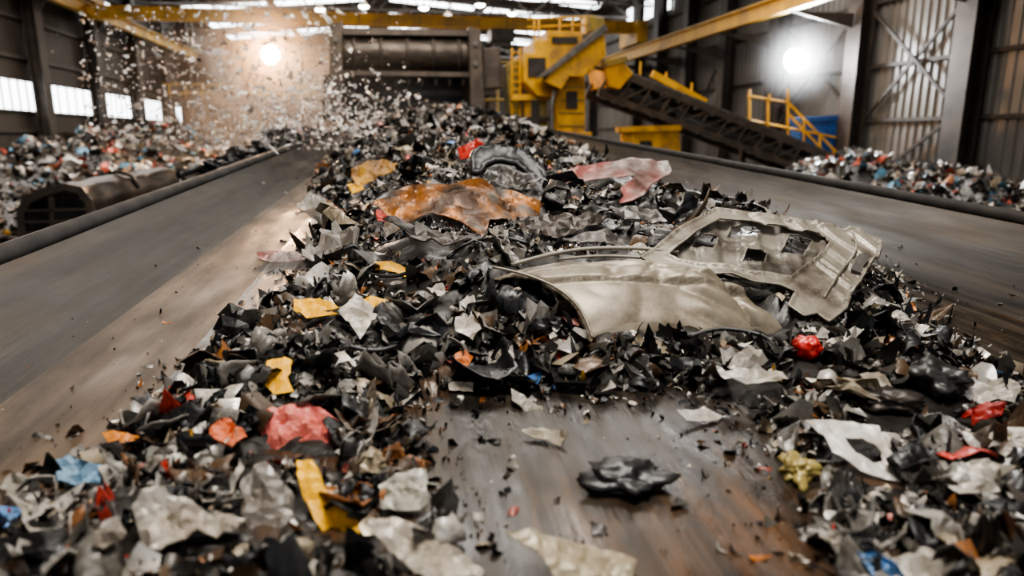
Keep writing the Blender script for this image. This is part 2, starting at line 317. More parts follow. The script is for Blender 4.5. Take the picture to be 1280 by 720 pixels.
def haze(q,rad,dens,colr,label,noisy=0,an=0):
    m=bpy.data.materials.new('dust_halo_haze'); m.use_nodes=True; nt=m.node_tree; N=nt.nodes; Lk=nt.links
    N.remove(N['Principled BSDF']); vsn=N.new('ShaderNodeVolumeScatter'); vsn.inputs['Color'].default_value=(*colr,1); vsn.inputs['Anisotropy'].default_value=an
    tc=N.new('ShaderNodeTexCoord'); ln=N.new('ShaderNodeVectorMath'); ln.operation='LENGTH'; Lk.new(tc.outputs['Object'],ln.inputs[0])
    mr=N.new('ShaderNodeMapRange'); mr.interpolation_type='SMOOTHSTEP'; mr.inputs['From Min'].default_value=1; mr.inputs['From Max'].default_value=0; mr.inputs['To Min'].default_value=0; mr.inputs['To Max'].default_value=dens
    Lk.new(ln.outputs['Value'],mr.inputs['Value']); out=mr.outputs[0]
    if noisy:
        ns=N.new('ShaderNodeTexNoise'); ns.inputs['Scale'].default_value=noisy; ns.inputs['Detail'].default_value=3; Lk.new(tc.outputs['Object'],ns.inputs['Vector'])
        m2=N.new('ShaderNodeMapRange'); m2.inputs['From Min'].default_value=.4; m2.inputs['From Max'].default_value=.65; Lk.new(ns.outputs['Fac'],m2.inputs['Value'])
        mu=N.new('ShaderNodeMath'); mu.operation='MULTIPLY'; Lk.new(out,mu.inputs[0]); Lk.new(m2.outputs[0],mu.inputs[1]); out=mu.outputs[0]
    Lk.new(out,vsn.inputs['Density']); Lk.new(vsn.outputs[0],N['Material Output'].inputs['Volume'])
    bm=bmesh.new(); bmesh.ops.create_icosphere(bm,subdivisions=3,radius=1); me=bpy.data.meshes.new('dust_halo_haze'); bm.to_mesh(me); bm.free(); me.materials.append(m)
    o=bpy.data.objects.new('dust_halo_haze',me); col.objects.link(o); o.location=q; o.scale=rad
    tag(o,label,'dust',kind='stuff')
haze(qw+Vector((-.2,-.4,0)),(1.8,1.8,1.8),.15,(1,1,1),'added haze ball making the halo of the white floodlight')  # scatter ball added only to give the lamp a halo
haze(qo,(3.3,3.3,3.3),.16,(1,.80,.6),'added warm haze ball making the glow of the orange floodlight')  # added scatter volume, stands in for the warm lamp's glow
haze(P(370,125,21.5),(5.2,4.2,3.0),.26,(1,.80,.64),'warm dust cloud rising off the pile left of the drum',2.2)
# ------------------------------------------------------------ main conveyor
UL0,UL1,UR0,UR1=-1.76,-1.16,3.02,3.63
def beltw(u):
    if u<UL1: t=(UL1-u)/(UL1-UL0); return .35*t*(.22+.78*min(t,1))
    if u>UR0: t=(u-UR0)/(UR1-UR0); return .35*t*(.22+.78*min(t,1))
    return 0
V0,V1=-2.5,24
conv=empty('conveyor',(0,0,0),'wide troughed conveyor carrying shredded scrap up to the drum','conveyor',mw=BF)
def strip(us,nv=60,off=0):
    vs=[];fs=[]
    for j in range(nv+1):
        v=V0+(V1-V0)*j/nv
        for u in us: vs.append((u,v,beltw(u)+off+.008*noise.noise(Vector((u*2.5,v*.6,3)))))
    n=len(us)
    for j in range(nv):
        for i in range(n-1): fs.append((j*n+i,j*n+i+1,(j+1)*n+i+1,(j+1)*n+i))
    return MB().add(vs,fs)
strip(np.linspace(-.92,UR0-.1,30)).build('belt_centre',MT['belt'],conv,True,BF)
strip(np.linspace(UL1-.18,-.92,10)).build('dusty_sheen_strip',MT['dustsheen'],conv,True,BF)  # left band with a light reflection in its colour
strip(np.linspace(UL0,UL1-.18,12)).build('belt_wing',MT['wing'],conv,True,BF)
strip(np.linspace(UR0-.1,UR1,14)).build('belt_wing',MT['wing'],conv,True,BF)
for s,u in((-1,UL0),(1,UR1)):
    MB().tube([(u+s*.02,v,.35+.008*noise.noise(Vector((v*1.3,s,0)))) for v in np.linspace(V0,V1,60)],.048,12).build('edge_lip',MT['lip'],conv,True,BF)
    sb=MB().prism([(u+s*.09,V0,.34),(u+s*.20,V0,.34),(u+s*.20,V0,.0),(u+s*.09,V0,.0)],(0,V1-V0,0)).build('side_beam',MT['dark'],conv,False,BF)
    for v in range(0,24,3):
        q=BF@Vector((u+s*.15,v,0)); MB().box((q.x-.07,q.y-.07,0),(q.x+.07,q.y+.07,q.z)).build('support_leg',MT['dark'],conv)
for v in range(-1,24,2):
    MB().tube([(UL1,v,-.1),(UR0,v,-.1)],.07,12).build('idler_roller',MT['dark'],conv,True,BF)
e=empty('side_chute',(0,0,0),'dirty brown steel side chute running along the left belt edge','chute',mw=BF@Matrix.Translation((-2.2,12,.2)))
MB().prism([(-2.0,8.0,.30),(-2.1,8,.30),(-2.36,8,.16),(-2.48,8,.24),(-2.46,8,.04),(-2.0,8,.1)],(0,14,0)).build('trough',MT['wing'],e,False,BF)
MB().tube([(-2.48,8+k*.7,.24+.03*math.sin(k*2.1)) for k in range(21)],.045,8).build('torn_rim',MT['black'],e,True,BF)
# ------------------------------------------------------------ pile surface
def A(px,py,w=.05): return at(px,py,w)
bound=[(-1.35,21),(-1.4,12)]+[A(388,228),A(396,285),A(355,325),A(368,350),A(318,388),A(222,465),A(148,525),A(20,605)]
bound+=[(-1.2,.4),(-.2,.4),A(470,740),A(535,660),A(525,590),A(490,545),A(470,500),A(540,480),A(640,476),A(740,480),A(850,464),A(935,490),A(975,560),A(1040,640),A(1090,760),(1.0,.4),(2.9,.4),A(1330,560),A(1285,475),A(1150,400),A(1110,330),A(960,285),A(850,268),(3.05,11),(3.1,21)]
bound=[(max(-1.62,min(3.3,a)),b_) for a,b_ in bound]
bb=[]
for i in range(len(bound)):
    a=Vector(bound[i]);c=Vector(bound[(i+1)%len(bound)]);L=(c-a).length
    k=max(1,int(L/.12)) if min(a.y,c.y)<7 and L<3 else 1
    for j in range(k):
        q=a.lerp(c,j/k)
        if k>1: q+=Vector((noise.noise(Vector((q.x*5,q.y*5,1))),noise.noise(Vector((q.x*5,q.y*5,9)))))*.11
        bb.append((q.x,q.y))
BP=np.array(bb)
def inpoly(x,y,PL):
    x=np.asarray(x,float);y=np.asarray(y,float);c=np.zeros(x.shape,bool);n=len(PL);j=n-1
    for i in range(n):
        xi,yi=PL[i];xj,yj=PL[j]
        m=((yi>y)!=(yj>y))&(x<(xj-xi)*(y-yi)/((yj-yi) if yj!=yi else 1e-9)+xi)
        c^=m;j=i
    return c
def pdist(x,y,PL):
    d=np.full(np.shape(x),1e9);n=len(PL)
    for i in range(n):
        a=PL[i];b_=PL[(i+1)%n];ab=b_-a;L=ab@ab+1e-9
        t=np.clip(((x-a[0])*ab[0]+(y-a[1])*ab[1])/L,0,1)
        d=np.minimum(d,np.hypot(x-a[0]-t*ab[0],y-a[1]-t*ab[1]))
    return d
NU,NV=150,520
US=np.linspace(-1.75,3.6,NU); 
VS=.4*(21.0/.4)**np.linspace(0,1,NV)
UU,VV=np.meshgrid(US,VS)
ins=inpoly(UU,VV,BP); dd=pdist(UU,VV,BP)
hm=np.interp(VV,[.4,1.9,2.25,2.6,3.2,5,9,14,18,21],[.02,.035,.13,.25,.33,.44,.62,.88,1.06,1.1])
hgt=hm*(1-np.exp(-dd/(.24+.05*VV)))
nz=np.zeros_like(hgt)
for j in range(NV):
    for i in range(NU):
        if ins[j,i]:
            v_=Vector((UU[j,i],VV[j,i],0)); nz[j,i]=noise.noise(v_*1.6)*.6+noise.noise(v_*4.5)*.35
hgt=np.where(ins,np.maximum(hgt*(1+.6*nz),.004),0)
bw=np.array([beltw(u) for u in US])
SW=hgt+bw[None,:]
def surf(u,v):
    fi=np.clip((u-US[0])/(US[1]-US[0]),0,NU-1.001); fj=np.clip(math.log(max(v,.41)/.4)/math.log(21/.4)*(NV-1),0,NV-1.001)
    i=int(fi);j=int(fj);a=fi-i;b_=fj-j
    return (SW[j,i]*(1-a)+SW[j,i+1]*a)*(1-b_)+(SW[j+1,i]*(1-a)+SW[j+1,i+1]*a)*b_
def hit(px,py):
    d=lray(px,py).normalized(); q=Vector((0,0,H)); t=.8
    while t<25:
        r=q+d*t
        if r.z<surf(r.x,r.y): return r
        t+=.012+t*.002
    return r
lF=BR@Fw; lR=BR@Rt; lU=BR@Up
def clear(poly,P0,n,marg=.035,grow=6):
    PL=np.array(poly,float); c=PL.mean(0); n=Vector(n)
    d=PL-c; PL=c+d*(1+grow/np.maximum(np.linalg.norm(d,axis=1,keepdims=True),1))
    m0=(VV<P0.y+1.2)&(VV>max(.8,P0.y-1.6))&ins
    jj,ii=np.where(m0); uu=UU[jj,ii]; vv=VV[jj,ii]
    pz=P0.z-(n.x*(uu-P0.x)+n.y*(vv-P0.y))/n.z
    for _ in range(22):
        ww=SW[jj,ii]; z=uu*lF.x+vv*lF.y+(ww-H)*lF.z
        X=640+F_PX*(uu*lR.x+vv*lR.y+(ww-H)*lR.z)/z; Y=360-F_PX*(uu*lU.x+vv*lU.y+(ww-H)*lU.z)/z
        bad=inpoly(X,Y,PL)&(ww>pz-marg)&(ww>bw[ii]+.004)
        if not bad.any(): break
        SW[jj,ii]=np.where(bad,np.maximum(ww-.02,bw[ii]+.003),ww)
# ------------------------------------------------------------ sheets
HP=[]
def sheet(name,poly,mt,n=(0,-.35,1),off=.04,P0=None,holes=(),step=.03,thick=.004,disp=None,crump=.02,smooth=False,color=None,parent=None,seed=0,fold=0,carve=.03,lip=0,lipw=.02):
    cx=sum(a for a,_ in poly)/len(poly); cy=sum(b_ for _,b_ in poly)/len(poly)
    if P0 is None: P0=hit(cx,cy)+Vector((0,0,off))
    n=Vector(n).normalized()
    ax=Vector((1,0,0)); ax=(ax-n*ax.dot(n)).normalized(); ay=n.cross(ax)
    def st(px,py):
        d=lray(px,py); q0=Vector((0,0,H)); t=(P0-q0).dot(n)/d.dot(n); q=q0+d*t-P0
        return (q.dot(ax),q.dot(ay))
    def dens(pl):
        out=[]
        for i in range(len(pl)):
            a=Vector(pl[i]);b_=Vector(pl[(i+1)%len(pl)]);k=max(1,int((b_-a).length/step))
            for j in range(k): out.append(a.lerp(b_,j/k))
        return out
    loops=[[st(*q) for q in poly]]+[[st(*q) for q in h] for h in holes]
    if carve and P0.y<12: clear(poly,P0,n,carve)
    R=random.Random(seed+len(poly)*13+int(cx))
    vs=[];ed=[]
    for lp in loops:
        dl=dens(lp); 
        if not smooth: dl=[q+Vector((R.uniform(-1,1),R.uniform(-1,1)))*step*.18 for q in dl]
        b0=len(vs); vs+=dl; ed+=[(b0+i,b0+(i+1)%len(dl)) for i in range(len(dl))]
    outer=np.array([tuple(q) for q in loops[0]])
    mn=outer.min(0);mxx=outer.max(0)
    g=[(x+ (R.uniform(-.25,.25)*step),y+(R.uniform(-.25,.25)*step)) for x in np.arange(mn[0],mxx[0],step) for y in np.arange(mn[1],mxx[1],step)]
    if g:
        ga=np.array(g); ok=inpoly(ga[:,0],ga[:,1],outer)&(pdist(ga[:,0],ga[:,1],outer)>step*.45)
        for h in loops[1:]:
            ha=np.array([tuple(q) for q in h]); ok&=~inpoly(ga[:,0],ga[:,1],ha)&(pdist(ga[:,0],ga[:,1],ha)>step*.45)
        vs+=[Vector((float(a),float(b_))) for a,b_ in ga[ok]]
    r=geometry.delaunay_2d_cdt(vs,ed,[],0,1e-6)
    ov,of=r[0],r[2]
    fa=np.array([[ (ov[f[0]][k]+ov[f[1]][k]+ov[f[2]][k])/3 for k in (0,1)] for f in of])
    ok=inpoly(fa[:,0],fa[:,1],outer)
    for h in loops[1:]:
        ha=np.array([tuple(q) for q in h]); ok&=~inpoly(fa[:,0],fa[:,1],ha)
    faces=[f for f,k in zip(of,ok) if k]
    L=float(max(mxx-mn))
    folds=[(R.uniform(0,math.pi),R.uniform(-.25,.25)*L,R.uniform(-1,1)*fold) for _ in range(5)]
    sv=Vector((R.uniform(0,99),R.uniform(0,99),R.uniform(0,99)))
    if lip:
        oa=np.array([[q.x,q.y] for q in ov]); dl_=pdist(oa[:,0],oa[:,1],outer)
        for h in loops[1:]:
            ha=np.array([tuple(q) for q in h]); dl_=np.minimum(dl_,pdist(oa[:,0],oa[:,1],ha))
    V3=[]
    for iq,q in enumerate(ov):
        s,t=q.x,q.y; z=0
        if disp: z+=disp(s,t,L)
        for an,c,a_ in folds: z+=a_*abs(math.cos(an)*s+math.sin(an)*t-c)
        qq=Vector((s,t,0))/max(L,.01)
        z+=crump*(noise.noise(qq*5+sv)+.5*noise.noise(qq*12+sv)) + crump*.7*(abs(noise.noise(qq*8+sv*2))-.2)
        if lip: z+=lip*max(0,1-(dl_[iq]/lipw)**2)
        V3.append((s,t,z))
    me=bpy.data.meshes.new(name); me.from_pydata(V3,[],faces); me.materials.append(mt)
    bm=bmesh.new(); bm.from_mesh(me)
    bmesh.ops.delete(bm,geom=[v for v in bm.verts if not v.link_faces],context='VERTS'); bm.to_mesh(me); bm.free()
    if smooth: me.shade_smooth()
    o=bpy.data.objects.new(name,me); col.objects.link(o)
    Lm=Matrix((ax,ay,n)).transposed().to_4x4(); Lm.translation=P0
    o.matrix_world=BF@Lm; WM[o.name]=BF@Lm
    if color: o.color=(*color,1)
    if thick:
        m=o.modifiers.new('thickness','SOLIDIFY'); m.thickness=thick; m.offset=-1
    if parent: setparent(o,parent)
    else: HP.append((poly,name,o))
    return o
def T(o,l,c,ph,g=None):
    tag(o,l,c,g); 
    for k in range(len(HP)):
        if HP[k][2] is o: HP[k]=(HP[k][0],ph,o)
    return o
def pxtube(name,pts,r,m,parent=None,off=.03,n=8,ref=None):
    q=[]
    for i,(x,y) in enumerate(pts):
        if ref is not None: q.append(ref(x,y))
        else:
            h_=hit(x,y); q.append(h_+Vector((0,0,off)))
    q=[Vector(k) for k in q]
    out=[]
    for i in range(len(q)-1):
        a=q[max(i-1,0)];b_=q[i];c=q[i+1];d=q[min(i+2,len(q)-1)]
        for k in range(4):
            t=k/4; out.append(.5*((2*b_)+(c-a)*t+(2*a-5*b_+4*c-d)*t*t+(3*b_-a-3*c+d)*t**3))
    out.append(q[-1])
    return MB().tube(out,r,n).build(name,m,parent,True,BF)
def onplane(P0,n,dz=0):
    n=Vector(n).normalized()
    def f(x,y):
        d=lray(x,y); q0=Vector((0,0,H)); t=(P0-q0).dot(n)/d.dot(n); return q0+d*t+n*dz
    return f
def ridge(x,w): return math.exp(-abs(x)/w)
def sstep(a,b_,x):
    t=min(1,max(0,(x-a)/(b_-a))); return t*t*(3-2*t)
# --- fender
fp=[(614,326),(650,317),(700,313),(760,318),(830,325),(885,337),(930,352),(970,371),(1002,394),(990,398),(996,408),(975,404),(958,414),(940,405),(920,412),(905,402),(880,407),(855,398),(830,401),(795,401),(765,408),(742,417),(735,396),(722,374),(702,356),(675,342),(645,333)]
P0=hit(800,372)+Vector((0,0,.12)); FN=(-.02,-.5,1)
fe=empty('car_fender',(0,0,0),'large beige grey crushed car fender lying across the middle of the pile','car fender',mw=BF@Matrix.Translation(P0))
def fd(s,t,L):
    c=.085-.10*s-.16*s*s
    z=-.14*s*s-.7*t*t
    z+=-.026*sstep(-.007,.007,t-c)
    c2=-.035-.13*s-.1*s*s
    z+=-.024*sstep(-.006,.006,c2-t)
    z+=-.008*ridge(t-(.045-.12*s-.16*s*s),.006)
    a=sstep(.1,.3,s)
    z+=a*(.026*abs(math.sin((s*.7+t*1.2)*22))-.035*ridge(s-.34+t*.4,.022)+.02*ridge(t+.05-.1*s,.015)-.02*ridge(s-.22-t*.8,.012))
    z+=-.016*ridge(s-.02-t*.9,.014)*sstep(-.05,.04,t)
    z+=-.02*math.exp(-((s+.12)**2+(t-.02)**2)/.0018)-.018*math.exp(-((s-.08)**2+(t+.02)**2)/.0012)
    return z
sk_=sheet('fender_skin',fp,MT['fender'],FN,P0=P0,step=.010,thick=.005,disp=fd,crump=.009,smooth=True,parent=fe,carve=.11,lip=-.014,lipw=.012)
clear([(600,335),(645,335),(702,358),(735,398),(742,420),(735,452),(690,455),(640,420),(600,370)],P0-Vector((0,0,.06)),FN,.08,0)
HP.append((fp,'the beige car fender',fe))
pxtube('wheel_arch_lip',[(616,327),(648,334),(678,344),(704,358),(723,376),(735,397),(742,416)],.006,MT['fender'],sk_,ref=onplane(P0,FN,-.03))
sheet('lower_flange',[(742,416),(795,402),(880,406),(990,411),(985,422),(880,420),(800,416),(748,430)],MT['fender'],(0,-1,.6),P0=P0+Vector((.05,-.17,-.10)),step=.02,thick=.004,crump=.008,parent=fe,carve=0)
# --- door
dp=[(893,262),(930,266),(960,269),(1000,277),(1030,280),(1072,282),(1107,292),(1102,314),(1090,326),(1078,347),(1064,366),(1058,386),(1036,403),(1022,392),(1005,395),(985,382),(994,366),(975,358),(940,352),(915,343),(880,341),(850,333),(826,330),(802,315),(822,303),(845,286)]
P1=hit(950,335)+Vector((0,0,.13)); DN=(.02,-.45,1)
de=empty('car_door',(0,0,0),'torn pale grey car door shell with hollow inside facing up','car door',mw=BF@Matrix.Translation(P1))
hole=[(899,274),(930,277),(962,281),(1000,288),(1034,293),(1038,303),(1026,317),(1004,335),(988,347),(970,344),(940,340),(912,332),(880,329),(850,322),(836,314),(850,303),(872,289)]
def dd_(s,t,L):
    z=-.10*s*s-.02*ridge(s-.15+t*.5,.02)
    a=sstep(.16,.2,s); z+=a*(.018*sstep(-.008,.008,math.sin((s+t*.35)*44)*.02)-.009)
    return z
rim=sheet('door_rim',dp,MT['door'],DN,P0=P1,holes=[hole],step=.010,thick=.008,disp=dd_,crump=.010,smooth=True,parent=de,carve=.15,lip=.014,lipw=.012)
def dpan(s,t,L): return .02*sstep(-.01,.01,.06-math.hypot(s*.8+.02,t*1.3))+.02*sstep(-.006,.006,t-.03+.2*s)-.015*sstep(-.006,.006,math.sin((s-.3*t)*30)*.02)
sheet('inner_panel',[(892,266),(1010,279),(1050,288),(1036,318),(1002,346),(975,352),(900,340),(824,322),(850,288)],MT['doorin'],DN,P0=P1+Vector((0,0,-.055)),holes=[[(915,286),(950,289),(945,301),(908,298)],[(874,298),(896,301),(891,313),(864,309)],[(985,300),(1014,304),(1004,320),(976,316)],[(932,316),(958,319),(955,329),(928,326)]],step=.012,thick=.006,crump=.014,disp=dpan,parent=de,carve=0,smooth=True,lip=.008,lipw=.01)
pxtube('window_frame',[(640,324),(690,311),(740,304),(800,304),(850,309)],.009,MT['door'],de,ref=onplane(P1,DN,-.03))
pxtube('window_frame',[(700,315),(760,311),(830,316),(880,327)],.007,MT['door'],de,ref=onplane(P1,DN,-.04))
pxtube('stiffener_rib',[(1066,290),(1070,312),(1048,344),(1030,372)],.006,MT['door'],rim,ref=onplane(P1,DN,.0))
sheet('latch_plate',[(1074,316),(1088,318),(1076,340),(1064,336)],MT['greymetal'],DN,P0=P1+Vector((0,0,.0)),step=.03,thick=.008,crump=.003,parent=rim,carve=0)
HP.append((dp,'the torn grey car door',de))
def hood(s,t,L): return -.14*s*s+.03*sstep(-.02,.02,t-.05*math.sin(s*5))+.02*ridge(t+.08-.1*s,.02)-.03*ridge(s-.25+.4*t,.03)+.02*ridge(s+.3-.5*t,.02)
bigs=[
('hood_panel',[(464,240),(498,235),(520,230),(560,232),(600,225),(645,228),(690,239),(704,262),(680,262),(655,268),(635,266),(612,271),(606,291),(592,285),(575,276),(555,272),(540,266),(508,275),(484,287),(478,274),(486,262)],'rust',(0,-.6,1),.14,.035,.16,'rusty brown orange crushed hood panel on the pile crest','car panel','the rusty hood panel',.02,None),
('fender_arch',[(588,196),(596,185),(618,180),(650,186),(675,204),(692,236),(680,237),(664,218),(645,204),(622,200),(606,206),(600,218),(590,214)],'black',(0,-1.2,1),.26,.02,0,'black curved wheel arch liner standing behind the rusty hood','wheel arch','the black wheel arch',.03,None),
('rusted_plate',[(438,208),(455,201),(470,198),(497,202),(492,213),(472,220),(462,227),(446,229),(440,220)],'ochre',(0,-.8,1),.2,.03,.15,'small ochre yellow plate on the left side of the upper pile','metal plate','the small ochre plate',.03,None),
('bumper_panel',[(688,218),(740,208),(790,199),(835,201),(840,212),(815,230),(805,244),(790,253),(768,257),(776,236),(795,222),(745,225),(700,230)],'bumper',(0,-.6,1),.18,.02,.1,'long faded pink grey dented bumper panel at the right of the pile','bumper','the pink dented bumper',.02,None),
('bent_panel',[(572,184),(600,174),(609,184),(596,197),(576,198)],'piece',(0,-1,1),.2,.05,.3,'bright red crumpled panel near the top of the pile','metal panel','the bright red panel',.04,(.6,.05,.03)),
('upper_panel',[(606,212),(632,208),(655,222),(664,238),(640,238),(612,230)],'greymetal',(0,-.7,1),.10,.04,.2,'grey curved panel under the black wheel arch','metal panel','the grey panel under the arch',.03,None),
('painted_strip',[(320,314),(360,312),(400,318),(398,332),(365,333),(324,326)],'bumper',(0,-.5,1),.06,.02,.2,'faded red and white painted strip at the left rim of the pile','metal strip','the faded red strip',.02,None),
('dented_sheet',[(650,268),(705,264),(760,268),(745,282),(700,292),(660,284)],'dark',(0,-.5,1),.08,.03,.3,'dark dented steel sheet right of the rusty hood','sheet metal','the dark dented sheet',.025,None),
('torn_plate',[(690,292),(750,286),(812,292),(795,302),(740,300)],'greymetal',(0,-.4,1),.05,.03,.3,'grey torn plate just behind the beige fender','metal plate','the grey torn plate',.025,None),
('dark_sheet',[(480,300),(520,292),(560,298),(590,312),(560,318),(520,312)],'dark',(0,-.4,1),.06,.03,.3,'dark bent sheet below the left end of the rusty hood','sheet metal','the dark sheet below the hood',.025,None),
('curved_sheet',[(745,258),(800,256),(850,264),(845,276),(800,272),(755,268)],'greymetal',(0,-.5,1),.06,.03,.3,'grey curved sheet below the pink dented bumper','sheet metal','the grey sheet below the bumper',.025,None),
]
for nme,poly,m,n,off,cr,fo_,lab,cat,ph,stp,c in bigs:
    dsp=hood if nme in('hood_panel','bumper_panel') else ((lambda s,t,L:-.9*s*s) if nme in('upper_panel',) else None)
    T(sheet(nme,poly,MT[m],n,off,step=stp,crump=cr,fold=fo_*.6,color=c,thick=.006 if nme!='fender_arch' else .05,disp=dsp,smooth=(nme in('fender_arch','bumper_panel')),carve=.05,lip=.012 if nme in('hood_panel','bumper_panel','fender_arch') else 0,lipw=.02),lab,cat,ph)
Y=(.95,.52,.02);W=(.62,.58,.52);PK=(.72,.19,.16)
